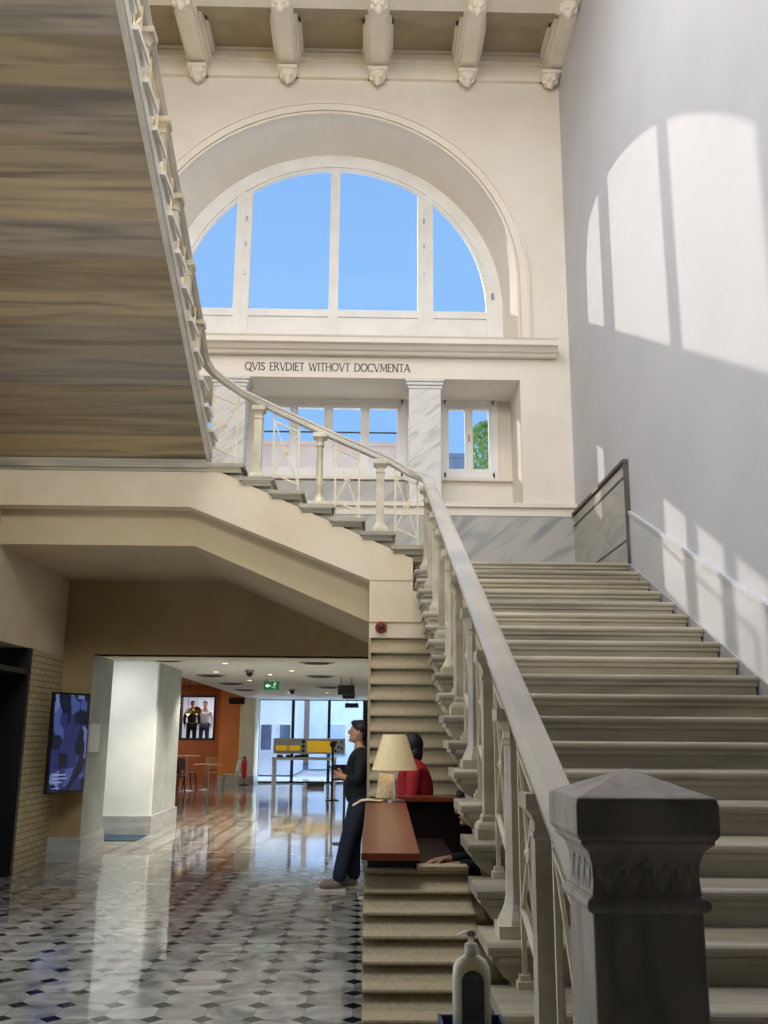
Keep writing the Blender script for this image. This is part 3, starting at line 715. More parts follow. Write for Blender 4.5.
for xa, xb, ka, kb in ((-1.08, -0.79, 5, 5), (-0.37, -0.10, 3, 3), (0.31, 0.56, 1, 1), (-1.79, -1.5, 7, 7)):
    m_, c_, P_ = panel_mb(Y2B, xa, rail2(xa)-0.03, xb, rail2(xb)-0.03, 3.5+R2*ka, 3.5+R2*kb, 'x')
    p_ = m_.build('iron_panel', IRON, bl2)
    MB().torus(c_, 0.026, 0.010, 'y').ell(c_, (0.02, 0.02, 0.02), 8, 6).build('rosette', IRON, p_)
    foot((xa, Y2B), 3.5+R2*ka).build('foot', IRON, p_); foot((xb, Y2B), 3.5+R2*kb).build('foot', IRON, p_)

bl3 = thing('stair_balustrade', 'stone balustrade along the open edge of the overhead flight, seen from below', 'balustrade')
def np3(y): return so3(y)+0.27
def rail3(y): return so3(y)+1.22
BX3 = -1.905
yend = 10.2-N3*T1
MB().sweep(RP, [(BX3, 10.1, rail3(10.15)-0.02), (BX3, 9.8, rail3(9.8)), (BX3, yend, rail3(yend))]).build('handrail', RAILM, bl3)
pos = []
for i, k in enumerate(range(1, N3, 2)):
    y = 10.2-k*T1-0.18; z = np3(10.2-k*T1); h = rail3(y)-0.04-z
    b_ = balus(h, 'square' if i % 2 else 'octagon').build('baluster', BALM, bl3); b_.location = (BX3+0.02, y, z); pos.append(y)
for y0, y1 in zip(pos[:-1], pos[1:]):
    ya, yb = y0-0.19, y1+0.19
    za0 = np3(10.2-math.floor((10.2-ya)/T1)*T1); zb0 = np3(10.2-math.floor((10.2-yb)/T1)*T1)
    m_, c_, P_ = panel_mb(BX3+0.02, ya, rail3(ya)-0.04, yb, rail3(yb)-0.04, za0, zb0, 'y')
    p_ = m_.build('iron_panel', IRON, bl3)
    MB().torus(c_, 0.026, 0.010, 'x').ell(c_, (0.02, 0.02, 0.02), 8, 6).build('rosette', IRON, p_)

# ------------------------------------------------------------------ newel post
nw = thing('newel_post', 'massive square carved marble newel post with pyramid cap at the stair foot', 'newel post', (0.652, 2.425, 0))
MB().box(-0.165, 0.165, -0.165, 0.165, 0, 0.2).lathe([(0.155, 0.2), (0.15, 0.24), (0.13, 0.27)], sq=True).build('plinth', NEWEL, nw, bevel=0.006)
MB().box(-0.128, 0.128, -0.128, 0.128, 0.26, 1.235).build('shaft', NEWEL, nw, bevel=0.006)
m_ = MB().lathe([(0.13, 1.228), (0.14, 1.234), (0.144, 1.246), (0.14, 1.258), (0.13, 1.264)], sq=True)
m_.lathe([(0.127, 1.262), (0.124, 1.30), (0.126, 1.335), (0.135, 1.362), (0.15, 1.376), (0.155, 1.38), (0.155, 1.392)], sq=True)
nc = m_.build('capital', NEWEL, nw, bevel=0.002)
m_ = MB()
for f in range(4):
    q = MB()
    for i, u in enumerate((-0.09, -0.03, 0.03, 0.09)):
        q.ell((u, -0.124, 1.30), (0.013, 0.006, 0.03), 10, 8); q.ell((u-0.014, -0.125, 1.318), (0.009, 0.005, 0.018), 8, 6); q.ell((u+0.014, -0.125, 1.318), (0.009, 0.005, 0.018), 8, 6)
    for u in (-0.06, 0.0, 0.06): q.ell((u, -0.127, 1.335), (0.015, 0.006, 0.013), 8, 6); q.ell((u, -0.124, 1.285), (0.007, 0.004, 0.016), 8, 6)
    q.xf(Matrix.Rotation(f*PI/2, 4, 'Z')); m_.add(q.v, q.f)
m_.build('leaf_carving', NEWEL, nc, smooth=True)
m_ = MB().lathe([(0.15, 1.385), (0.16, 1.392), (0.166, 1.402), (0.166, 1.468), (0.162, 1.482), (0.15, 1.488)], sq=True)
m_.add([(-0.15, -0.15, 1.487), (0.15, -0.15, 1.487), (0.15, 0.15, 1.487), (-0.15, 0.15, 1.487), (0, 0, 1.545)], [(0, 1, 4), (1, 2, 4), (2, 3, 4), (3, 0, 4)])
m_.build('cap', NEWEL, nw, bevel=0.003)

# ------------------------------------------------------------------ reception desk
dk = thing('reception_desk', 'stone clad reception desk with stepped front and red wood counter', 'reception desk', (0, 0, 0))
TS, RS = 0.16, 0.0709
fb = MB()
for i in range(14):
    z = 0.965-i*RS; y = 5.02-i*TS
    if z < 0.03: break
    fb.prism([(y+TS*1.2, z), (y-0.012, z-0.003), (y-0.016, z-0.010), (y-0.010, z-0.018), (y+0.03, z-0.021), (y-0.055, z-RS-0.003), (y+TS*1.2, z-RS-0.003)], 'x', 0.0, 0.525)
fb.prism([(5.1, 0), (5.1, 0.86), (3.16, 0)], 'x', 0.525, 0.625)
fb.build('stepped_front', LOUV, dk)
MB().prism([(5.2, 0), (5.2, 0.95), (5.0, 0.9), (3.1, 0.06), (3.0, 0)], 'x', 0.02, 0.52).build('plinth', DARKW, dk)
MB().box(0.27, 0.525, 4.99, 5.10, 0.962, 0.985).build('ledge', LOUV, dk, bevel=0.004)
ct = [(-0.012, 4.87), (0.276, 4.87), (0.366, 8.8), (0.015, 8.8)]
MB().prism(ct, 'z', 1.025, 1.06).build('counter_top', WOODR, dk, bevel=0.004)
MB().box(0.02, 0.07, 5.12, 8.75, 0, 1.025).build('front_panel', DARKW, dk)
MB().box(0.02, 0.525, 5.10, 5.13, 0, 0.975).box(0.02, 0.29, 5.10, 5.13, 0.975, 1.025).build('end_panel', DARKW, dk)
MB().box(0.07, 0.68, 5.25, 8.7, 0.72, 0.745).build('desk_surface', DARKW, dk)
MB().box(0.30, 1.5, 8.72, 9.1, 1.05, 1.085).build('back_counter', WOODR, dk); MB().box(0.30, 1.5, 8.82, 8.86, 0, 1.05).build('back_panel', DARKW, dk)

# lamp on the counter
lp = thing('table_lamp', 'table lamp with cream fabric shade and thin stem on the red counter', 'lamp', (0.262, 8.55, 1.061))
SH = mat('lampshade', '#ead9ad', '#e0cd9d', 0.8, 40, emit='#e8c987', es=0.10)
m_ = MB()
n_ = 28
def cone(r0, z0, r1, z1):
    return [(r0*math.cos(2*PI*i/n_), r0*math.sin(2*PI*i/n_), z0) for i in range(n_)]+[(r1*math.cos(2*PI*i/n_), r1*math.sin(2*PI*i/n_), z1) for i in range(n_)]
vo = cone(0.2, 0.265, 0.103, 0.565); vi = cone(0.195, 0.266, 0.099, 0.564)
m_.add(vo+vi, [(i, (i+1) % n_, n_+(i+1) % n_, n_+i) for i in range(n_)]+[(2*n_+i, 3*n_+i, 3*n_+(i+1) % n_, 2*n_+(i+1) % n_) for i in range(n_)]+
      [(i, 2*n_+i, 2*n_+(i+1) % n_, (i+1) % n_) for i in range(n_)]+[(n_+i, n_+(i+1) % n_, 3*n_+(i+1) % n_, 3*n_+i) for i in range(n_)])
m_.build('lamp_shade', SH, lp)
MB().tube((0, 0, 0.02), (0, 0, 0.5), 0.008).build('stem', STEEL, lp)
MB().lathe([(0.09, 0), (0.09, 0.012), (0.03, 0.022), (0.012, 0.03)], n=20).build('base', STEEL, lp)
MB().ell((0, 0, 0.42), (0.03, 0.03, 0.045), 10, 8).build('bulb', mat('bulb', '#fff0d0', emit='#ffdf9f', es=1.0), lp)
light('lamp_glow', 'POINT', (0.262, 8.55, 1.5), 1.5, (1.0, 0.8, 0.5), shadow_soft_size=0.04)

# papers at the counter end
PAPER = mat('newsprint', '#e4d8ba', '#c9bc9a', 0.8, 40)
def sheet(pts, w, th=0.003):
    """curved sheet: pts in (x,z), extruded along y"""
    up = [(x, z+th) for x, z in pts][::-1]
    return MB().prism(list(pts)+up, 'y', -w/2, w/2)
o = sheet([(-0.10, -0.035), (-0.07, -0.02), (-0.03, 0.005), (0.02, 0.012), (0.08, 0.01), (0.13, 0.006), (0.16, 0.012)], 0.26).build('newspaper', PAPER); o.location = (0.0, 8.55, 1.062)
tag(o, 'crumpled cream newspaper lying over the counter edge below the lamp', 'newspaper')
m_ = MB()
vv = []
for j in range(7):
    for i in range(5):
        u, v = i/4, j/6
        vv.append((-0.07+0.15*u+0.03*v, -0.02+0.08*v*v-0.02*math.sin(PI*u), 0.015+0.21*v-0.02*u*v))
ff = [(j*5+i, j*5+i+1, (j+1)*5+i+1, (j+1)*5+i) for j in range(6) for i in range(4)]
m_.add(vv, ff); o = m_.build('leaflet', PAPER); o.location = (0.17, 8.66, 1.07); sm = o.modifiers.new('s', 'SOLIDIFY'); sm.thickness = 0.004
tag(o, 'cream printed leaflet standing propped up behind the newspaper', 'leaflet')
o = MB().box(-0.1, 0.1, -0.14, 0.14, 0, 0.004).build('paper_sheet', mat('white_paper', '#c9c6be', '#bab6ac', 0.8, 30)); o.location = (0.42, 5.9, 0.746); o.rotation_euler = (0, 0, 0.3)
tag(o, 'pale paper sheet on the dark desk by the seated person', 'paper')

# hand sanitiser on its stand
BOT = mat('bottle_plastic', '#f3f0df', '#ebe8d6', 0.35, 8)
_b = BOT.node_tree.nodes['Principled BSDF']; _b.inputs['Subsurface Weight'].default_value = 0.7; _b.inputs['Subsurface Radius'].default_value = (0.06, 0.055, 0.045); _b.inputs['Subsurface Scale'].default_value = 1.0
hs = thing('sanitizer_bottle', 'cream pump bottle of hand sanitizer standing on a blue tray', 'bottle', (0.256, 2.4, 0.955))
def rrect(w, d, r, n=5):
    p = []
    for cx, cy, a0 in ((w-r, d-r, 0), (-w+r, d-r, PI/2), (-w+r, -d+r, PI), (w-r, -d+r, 1.5*PI)):
        for i in range(n+1): a = a0+PI/2*i/n; p.append((cx+r*math.cos(a), cy+r*math.sin(a)))
    return p
def loft(secs):
    m_ = MB(); n = len(rrect(*secs[0][1])); vs = []
    for z, (w, d, r) in secs: vs += [(x, y, z) for x, y in rrect(w, d, r)]
    fs = [(j*n+i, j*n+(i+1) % n, (j+1)*n+(i+1) % n, (j+1)*n+i) for j in range(len(secs)-1) for i in range(n)]
    fs += [tuple(range(n-1, -1, -1)), tuple(range((len(secs)-1)*n, len(secs)*n))]
    return m_.add(vs, fs)
loft([(0, (0.041, 0.026, 0.02)), (0.004, (0.044, 0.029, 0.02)), (0.115, (0.044, 0.029, 0.02)), (0.138, (0.042, 0.027, 0.02)), (0.153, (0.034, 0.022, 0.018)), (0.161, (0.02, 0.016, 0.012)), (0.165, (0.014, 0.014, 0.011))]).build('bottle_body', BOT, hs, smooth=True)
m_ = MB().lathe([(0.0155, 0.163), (0.0155, 0.186), (0.013, 0.189), (0.006, 0.19), (0.006, 0.20), (0.009, 0.203), (0.011, 0.212), (0.008, 0.217)], n=18)
m_.prism([(0.0, 0.205), (-0.02, 0.208), (-0.032, 0.203), (-0.034, 0.207), (-0.02, 0.214), (0.0, 0.217), (0.01, 0.214), (0.012, 0.208)], 'y', -0.007, 0.007)
m_.build('pump_head', BOT, hs)
lab = [(-0.026, 0.012), (0.026, 0.012), (0.026, 0.11)] + [(0.026*math.cos(PI*i/10), 0.11+0.026*math.sin(PI*i/10)) for i in range(1, 10)] + [(-0.026, 0.11)]
lb = MB().prism(lab, 'y', -0.0302, -0.0285).build('label', mat('label_grey', '#77837f', '#6a7672', 0.5, 60), hs)
lab2 = [(x*0.88, 0.0185+(z-0.012)*0.925) for x, z in lab]
m_ = MB()
for zz, w, t in ((0.118, 0.011, 0.006), (0.109, 0.009, 0.003), (0.098, 0.017, 0.002), (0.091, 0.016, 0.0018), (0.085, 0.017, 0.0018), (0.074, 0.014, 0.0025), (0.066, 0.017, 0.0015), (0.06, 0.016, 0.0015), (0.02, 0.02, 0.008)):
    m_.box(-w, w, -0.031, -0.0301, zz, zz+t)
m_.build('label_print', mat('label_print', '#93998f', '#868c82', 0.5, 200), lb)
sd = thing('sanitizer_stand', 'slim floor stand with blue tray under the sanitizer bottle', 'stand', (0.256, 2.4, 0))
BLUE = mat('blue_plastic', '#27406b', '#203760', 0.4, 8)
m_ = MB().box(-0.075, 0.075, -0.06, 0.06, 0.94, 0.953)
m_.box(-0.075, -0.068, -0.06, 0.06, 0.953, 0.975).box(0.068, 0.075, -0.06, 0.06, 0.953, 0.975).box(-0.075, 0.075, 0.053, 0.06, 0.953, 0.975)
m_.build('tray', BLUE, sd)
MB().tube((0, 0, 0.02), (0, 0, 0.94), 0.02).build('pole', STEEL, sd); MB().lathe([(0.16, 0), (0.16, 0.012), (0.03, 0.025)], n=24).build('base', STEEL, sd)

# ------------------------------------------------------------------ lobby beyond the stair
LZ = 2.80
mb = MB().box(XL-0.4, -3.69, YF, 14.05, 0, LZ+0.1)                   # left jamb block
struct('wall_jamb', mb, BLOCKG)
mb = MB().box(-3.69, 0.33, YF, YF+0.35, 2.66, 3.4); struct('wall_lintel', mb, PLASTERD)
# ochre face of the far wall at the left of the opening
struct('wall_alcove', MB().box(XL, -3.69, YF-0.006, YF+0.001, 0, 3.66).box(-3.69, 0.03, YF-0.006, YF+0.001, 2.66, 3.66), PLASTERD)
mb = MB().box(-6.4, -3.52, 16.3, 16.45, 0, LZ+0.05).box(-6.4, -6.2, 13.0, 16.3, 0, LZ+.05).box(-6.2, XL-0.4, 13.0, 13.2, 0, LZ+.05); struct('wall_block_front', mb, BLOCKW)
mb = MB().box(-6.4, -3.519, 16.45, 18.4, 0, LZ+0.05); struct('wall_block_side', mb, BLOCKG)
struct('wall_lobby_right', MB().box(0.33, 0.6, YF+0.02, 34.2, 0, LZ+0.2).box(0.6, XR, YF+0.02, YF+0.2, 0, 2.66), BLOCKW)
mb = MB().box(-3.95, 0.6, YF+0.3, 34.4, LZ, LZ+0.2).box(-6.4, -3.95, YF+0.3, 19.6, LZ, LZ+0.2)
struct('ceiling_lobby', mb, LCEIL)
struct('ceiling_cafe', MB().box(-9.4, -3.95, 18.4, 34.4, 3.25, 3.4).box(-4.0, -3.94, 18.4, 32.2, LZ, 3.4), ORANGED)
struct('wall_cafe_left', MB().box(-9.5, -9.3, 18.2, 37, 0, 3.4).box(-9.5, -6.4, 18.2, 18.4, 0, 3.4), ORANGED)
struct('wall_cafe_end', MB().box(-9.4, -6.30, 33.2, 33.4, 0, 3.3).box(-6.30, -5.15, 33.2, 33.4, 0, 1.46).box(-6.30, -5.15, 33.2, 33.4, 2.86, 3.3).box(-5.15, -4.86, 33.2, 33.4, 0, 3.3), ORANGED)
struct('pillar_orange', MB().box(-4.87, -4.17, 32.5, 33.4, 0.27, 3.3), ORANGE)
struct('pillar_cream', MB().box(-4.17, -3.66, 32.3, 33.6, 0.27, 3.3), mat('cream_wall', '#dcdcc6', '#d2d2bb', 0.8, 3))
mb = MB().box(-4.89, -4.15, 32.47, 33.4, 0, 0.27).box(-4.17, -3.64, 32.27, 33.6, 0, 0.27); struct('baseboard_far', mb, GREYST)
mb = MB().box(XL, -3.66, YF-0.06, YF, 0, 0.3).box(-3.69, -3.66, YF, 14.08, 0, 0.3); struct('baseboard_jamb', mb, GREYST)
mb = MB().box(-6.3, -3.48, 16.26, 16.3, 0, 0.3).box(-3.519, -3.48, 16.3, 18.43, 0, 0.3); struct('baseboard_block', mb, GREYST)
# end windows
mb = MB()
XW = [-3.70, -2.50, -1.25, -0.03]
for x in XW: mb.box(x-0.05, x+0.05, 33.55, 33.67, 0, 2.87)
mb.box(-3.7, 0.35, 33.55, 33.67, 0, 0.06).box(-0.03, 0.35, 33.56, 33.66, 0, 2.87).box(-3.7, 0.35, 33.55, 33.67, LZ-0.03, LZ+0.1)
w5 = struct('window_5', mb, BLACK)
for a, b_ in zip(XW[:-1], XW[1:]): MB().box(a+0.05, b_-0.05, 33.60, 33.615, 0.06, 2.78).build('pane', GLASS, w5)

# ceiling fittings of the lobby
VENT = mat('vent_metal', '#8e9496', '#7b8183', 0.5, 6); VENTD = mat('vent_dark', '#3d4143', '#333638', 0.6, 6)
def vent(x, y, lab):
    t = thing('ceiling_vent', lab, 'vent', (x, y, LZ), 0, 'round lobby ceiling vents')
    MB().lathe([(0.30, 0), (0.30, -0.012), (0.26, -0.02), (0.24, -0.012), (0.24, 0.0)], n=28).build('rim', VENT, t)
    m_ = MB()
    for r in (0.2, 0.15, 0.1, 0.05): m_.torus((0, 0, -0.02), r, 0.012, 'z', 24, 6)
    m_.build('louvre', VENTD, t)
vent(-3.25, 15.7, 'round ceiling vent at the near left above the white block')
vent(-0.82, 16.0, 'round ceiling vent at the near right of the lobby ceiling')
vent(-3.2, 19.85, 'round ceiling vent above the edge of the grey block side')
vent(-0.94, 19.8, 'round ceiling vent right of the exit sign, second from the near one')
vent(-3.2, 23.0, 'round ceiling vent by the cafe, second from the farthest on the left')
vent(-3.3, 26.3, 'farthest round ceiling vent on the cafe side')
vent(-0.95, 24.5, 'farthest round ceiling vent on the right side')
def spot(x, y, lab):
    t = thing('downlight', lab, 'lamp', (x, y, LZ), 0, 'small recessed lobby downlights')
    MB().lathe([(0.055, 0), (0.055, -0.01), (0.045, -0.012)], n=16).build('ring', WHITEW, t)
    MB().lathe([(0.042, -0.010), (0.042, -0.016)], n=16).build('lamp_lens', mat('lit_lens', '#fff4dc', emit='#ffeecb', es=3.0), t)
for x, y, w in ((-2.97, 15.3, 'nearest row, left of the middle'), (-2.4, 16.3, 'between the two near vents, left one'), (-1.93, 19.3, 'in front of the exit sign'), (-1.05, 15.3, 'nearest row, beside the near right vent'), (-2.9, 18.6, 'beside the grey block'), (-1.4, 18.1, 'between the two right hand vents'), (-2.6, 21.5, 'left of the exit sign'), (-2.2, 27.6, 'added before the console, left one'), (-1.1, 27.6, 'added before the console, right one')):  # last two lamps added to light the console front
    spot(x, y, 'small lit recessed downlight in the lobby ceiling, ' + w)
    light('downlight_beam', 'SPOT', (x, y, LZ-0.05), 190, (1.0, 0.9, 0.74), aim=(0, 0, -1), spot_size=2.2, spot_blend=0.8, shadow_soft_size=0.05)
spot(-4.15, 14.9, 'small added downlight over the blue mat, brightening the white block')
light('downlight_beam', 'SPOT', (-4.15, 14.9, LZ-0.05), 105, (1.0, 0.97, 0.92), aim=(0.15, 1, -1.3), spot_size=2.4, spot_blend=0.9, shadow_soft_size=0.08)  # spot added to brighten the front of the white block
def dome(x, y, lab):
    t = thing('dome_camera', lab, 'camera', (x, y, LZ), 0, 'dark dome cameras')
    MB().lathe([(0.09, 0), (0.09, -0.04), (0.07, -0.05)], n=18).build('mount', VENT, t); MB().ell((0, 0, -0.06), (0.065, 0.065, 0.07), 14, 10).build('dome', BLACK, t, smooth=True)
dome(-2.19, 18.1, 'dark dome camera hanging from the lobby ceiling left of the exit sign')
dome(-3.75, 18.9, 'dark dome camera at the corner of the grey block, above the cafe')
dome(-1.97, 25.8, 'dark dome camera beyond the exit sign')
ex = thing('exit_sign', 'green and white running-man exit sign hanging from the lobby ceiling', 'sign', (-2.05, 21.0, LZ))
MB().box(-0.17, 0.17, -0.02, 0.02, -0.24, -0.06).build('sign_face', mat('exit_green', '#0c6b3c', '#0a5c33', 0.5, 5, emit='#0f8a4c', es=0.35), ex)
m_ = MB().prism([(-0.14, -0.15), (-0.08, -0.105), (-0.08, -0.135), (-0.02, -0.135), (-0.02, -0.165), (-0.08, -0.165), (-0.08, -0.195)], 'y', -0.024, -0.018)
m_.ell((0.075, -0.022, -0.095), (0.016, 0.004, 0.018), 10, 6)
for p, q in (((0.07, -0.115), (0.05, -0.16)), ((0.05, -0.16), (0.08, -0.185)), ((0.08, -0.185), (0.075, -0.215)), ((0.05, -0.16), (0.03, -0.19)), ((0.03, -0.19), (0.0, -0.195)), ((0.07, -0.12), (0.1, -0.145)), ((0.066, -0.12), (0.035, -0.13))):
    m_.bar((p[0], -0.021, p[1]), (q[0], -0.021, q[1]), 0.014, 0.006)
m_.build('pictogram', mat('exit_white', '#eef6ee', emit='#eafff0', es=0.8), ex)
MB().tube((-0.1, 0, -0.06), (-0.1, 0, 0), 0.006).tube((0.1, 0, -0.06), (0.1, 0, 0), 0.006).build('hanger', BLACK, ex)
def hung(x, y, z0, z1, w, lab, cat='projector'):
    t = thing('hanging_box', lab, cat, (x, y, LZ), 0, 'black boxes hung from the lobby ceiling')
    MB().box(-w/2, w/2, -0.1, 0.1, z0-LZ, z1-LZ).build('box', BLACK, t, bevel=0.01)
    MB().tube((-w/3, 0, z1-LZ), (-w/3, 0, 0), 0.008).tube((w/3, 0, z1-LZ), (w/3, 0, 0), 0.008).build('rod', BLACK, t)
hung(-0.40, 20.0, 2.43, 2.62, 0.34, 'upper and nearest black box hung from the ceiling on two rods')
hung(-0.41, 23.6, 2.48, 2.68, 0.3, 'middle black box hung from the lobby ceiling near the end window')
hung(-0.42, 30.0, 2.44, 2.58, 0.42, 'lowest and farthest flat black box in front of the end window')
hung(-4.12, 31.0, 2.55, 2.76, 0.5, 'black box hung over the cafe side beside the orange pillar')

# blue mat, notice, tv
tag(MB().prism(rrect(0.52, 0.55, 0.03), 'z', 0, 0.012).build('floor_mat', mat('mat_blue', '#26435c', '#1c344a', 0.9, 80)), 'dark blue floor mat in the recess before the white block', 'mat').location = (-4.05, 15.95, 0)
nb = thing('notice_board', 'white notice on the grey jamb beside the tall screen', 'notice', (-3.69, 13.28, 1.37))
MB().box(0, 0.018, -0.24, 0.24, 0, 0.37).build('sheet', mat('notice_white', '#e6eaec', '#dfe3e6', 0.6, 5), nb)
MB().box(0.0, 0.02, -0.25, 0.25, -0.008, 0).box(0.0, 0.02, -0.25, 0.25, 0.37, 0.378).build('holder', STEEL, nb)
def tv_material():
    m = bpy.data.materials.new('screen_picture'); m.use_nodes = True; n = m.node_tree.nodes; l = m.node_tree.links
    b = n['Principled BSDF']; b.inputs['Base Color'].default_value = (0.005, 0.006, 0.012, 1); b.inputs['Roughness'].default_value = 0.15
    t = n.new('ShaderNodeTexCoord'); mp = n.new('ShaderNodeMapping'); mp.inputs['Scale'].default_value = (1.2, 1, 1.0)
    vo_ = n.new('ShaderNodeTexVoronoi'); vo_.distance = 'CHEBYCHEV'; vo_.inputs['Scale'].default_value = 5.5
    r = n.new('ShaderNodeValToRGB'); r.color_ramp.interpolation = 'CONSTANT'
    els = r.color_ramp.elements; els[0].color = (0.004, 0.006, 0.03, 1); els[1].position = 0.45; els[1].color = (0.02, 0.03, 0.16, 1)
    for p_, c_ in ((0.62, (0.07, 0.11, 0.38, 1)), (0.78, (0.17, 0.23, 0.55, 1)), (0.9, (0.03, 0.05, 0.22, 1))):
        e = els.new(p_); e.color = c_
    l.new(t.outputs['Object'], mp.inputs[0]); l.new(mp.outputs[0], vo_.inputs['Vector']); l.new(vo_.outputs['Color'], r.inputs[0])
    l.new(r.outputs[0], b.inputs['Emission Color']); b.inputs['Emission Strength'].default_value = 0.55
    return m
tv = thing('wall_screen', 'tall black portrait screen with blue picture on a wall arm', 'screen', (-3.75, 12.42, 0.88), 0)
tv.rotation_euler = (0, 0, R_ := math.radians(64))
MB().box(-0.33, 0.33, 0.0, 0.05, 0, 1.24).build('housing', BLACK, tv, bevel=0.008)
MB().box(-0.305, 0.305, -0.004, 0.002, 0.03, 1.21).build('display', tv_material(), tv)
m_ = MB()
for j, w in enumerate((0.22, 0.25, 0.16)): m_.box(-0.25, -0.25+w, -0.007, -0.003, 0.22-j*0.045, 0.235-j*0.045)
m_.box(-0.25, -0.12, -0.007, -0.003, 0.06, 0.07)
m_.build('caption_lines', mat('caption', '#aab4d8', emit='#8f9ad0', es=0.5), tv)
MB().box(-0.1, 0.1, 0.06, 0.12, 0.5, 0.7).bar((0, 0.1, 0.6), (0.0, 0.30, 0.6), 0.05).build('wall_arm', BLACK, tv)

# fire extinguisher
fe = thing('fire_extinguisher', 'red fire extinguisher standing against the cream pillar', 'fire extinguisher', (-3.92, 32.05, 0))
MB().lathe([(0.08, 0.22), (0.085, 0.24), (0.085, 0.72), (0.06, 0.79), (0.03, 0.81)], n=18).build('cylinder', mat('extinguisher_red', '#c0202a', '#a81a24', 0.35, 8), fe)
MB().box(-0.03, 0.03, -0.02, 0.02, 0.81, 0.87).box(-0.09, 0.05, -0.015, 0.015, 0.87, 0.9).bar((-0.06, -0.02, 0.84), (-0.12, -0.04, 0.4), 0.025).build('valve', BLACK, fe)
MB().tube((0, 0, 0.03), (0, 0, 0.23), 0.015).lathe([(0.17, 0), (0.17, 0.025), (0.03, 0.05)], n=20).build('stand', BLACK, fe)

# exhibition console by the end window
cn = thing('exhibition_console', 'white control desk with two yellow display panels before the end window', 'console', (-1.75, 31.0, 0))
CW = mat('console_white', '#ccd2d4', '#c2c8ca', 0.5, 4); YEL = mat('display_yellow', '#e0b62a', '#d3a922', 0.4, 4, emit='#e8b82a', es=0.35)
MB().box(-1.15, 1.12, -0.05, 0.35, 1.02, 1.50).build('panel_board', CW, cn, bevel=0.01)
MB().box(-1.15, 0.85, -0.45, 0.3, 0.84, 0.92).build('desk_top', CW, cn)
for x in (-1.1, 0.8):
    for y in (-0.4, 0.25): MB().box(x-0.04, x+0.04, y-0.04, y+0.04, 0, 0.84).build('leg', CW, cn)
MB().box(-0.08, 0.68, -0.065, -0.04, 1.08, 1.42).build('display', YEL, cn)
for x in (-1.07, -0.66): MB().box(x, x+0.36, -0.065, -0.04, 1.13, 1.28).build('display', YEL, cn)
m_ = MB()
for x, z, r in ((-0.2, 1.4, 0.06), (-0.2, 1.26, 0.055), (-0.2, 1.12, 0.05), (0.82, 1.38, 0.05), (0.92, 1.24, 0.04), (0.82, 1.12, 0.04), (1.02, 1.4, 0.035), (1.02, 1.2, 0.035)):
    m_.tube((x, -0.05, z), (x, -0.08, z), r, n=14)
m_.build('dial', VENTD, cn)
m_ = MB()
for x in (-1.0, -0.72, -0.45): m_.box(x, x+0.2, -0.48, -0.45, 0.93, 1.0)
m_.box(-0.28, 0.0, -0.48, -0.45, 0.93, 1.02); m_.build('switch_row', BLACK, cn)
MB().box(-0.1, 0.45, 0.5, 0.8, 0.0, 0.16).build('floor_box', VENTD, cn)
# monitor and stanchion near the man
mo = thing('dark_monitor', 'black monitor on a slim stand behind the standing man', 'monitor', (-0.31, 15.2, 0))
MB().box(-0.17, 0.17, -0.02, 0.02, 0.93, 1.17).build('monitor_panel', BLACK, mo, bevel=0.006)
MB().tube((0, 0.02, 0.02), (0, 0.02, 0.95), 0.02).build('pole', BLACK, mo); MB().lathe([(0.18, 0), (0.18, 0.015), (0.02, 0.03)], n=20).build('base', BLACK, mo)
sn = thing('barrier_post', 'thin black barrier post on the lobby floor before the console', 'post', (-0.82, 25.0, 0))
MB().tube((0, 0, 0.02), (0, 0, 1.35), 0.03).build('pole', BLACK, sn); MB().lathe([(0.17, 0), (0.17, 0.02), (0.04, 0.04)], n=20).build('base', BLACK, sn)
MB().ell((0, 0, 1.38), (0.08, 0.06, 0.09), 12, 8).build('head', BLACK, sn)

# cafe tables, chairs, lamps
TBL = mat('table_wood', '#c9a06a', '#b98f5b', 0.4, 4, stretch=(1, 6, 1)); CHG = mat('chair_green', '#93a894', '#86997f', 0.5, 6); CHD = mat('chair_dark', '#3a2a22', '#30221b', 0.5, 6)
def table(loc, lab, h=0.74, topm=TBL, r=0.42):
    t = thing('cafe_table', lab, 'table', loc, 0, 'cafe tables by the orange wall')
    MB().lathe([(r, h-0.03), (r, h-0.005), (r-0.01, h)], n=28).build('table_top', topm, t)
    MB().tube((0, 0, 0.03), (0, 0, h-0.03), 0.03).build('column', STEEL, t); MB().lathe([(0.24, 0), (0.24, 0.015), (0.05, 0.04)], n=20).build('base', STEEL, t)
table((-4.65, 29.2, 0), 'low round cafe table between the dark chair and the pale green chair')
table((-5.2, 28.6, 0), 'taller round cafe table with pale top at the left, under the pendants', h=1.0, r=0.38)
def chair(loc, rz, m_c, lab):
    t = thing('cafe_chair', lab, 'chair', loc, rz, 'cafe chairs')
    MB().box(-0.2, 0.2, -0.2, 0.2, 0.44, 0.47).build('seat', m_c, t, bevel=0.012)
    MB().prism([(0.17, 0.55), (0.2, 0.55), (0.26, 0.9), (0.23, 0.9)], 'x', -0.19, 0.19).build('backrest', m_c, t, bevel=0.01)
    for sx in (-0.17, 0.17):
        MB().bar((sx, -0.16, 0.44), (sx*1.1, -0.22, 0), 0.03).build('leg', m_c, t)
        MB().bar((sx, 0.24, 0.88), (sx, 0.17, 0.45), 0.03).bar((sx, 0.17, 0.45), (sx*1.1, 0.25, 0), 0.03).build('leg', m_c, t)
chair((-3.98, 29.0, 0), -PI/2, CHG, 'pale green cafe chair at the right of the low table, nearest the aisle')
chair((-5.35, 29.75, 0), PI*0.7, CHD, 'dark cafe chair at the left of the low table')
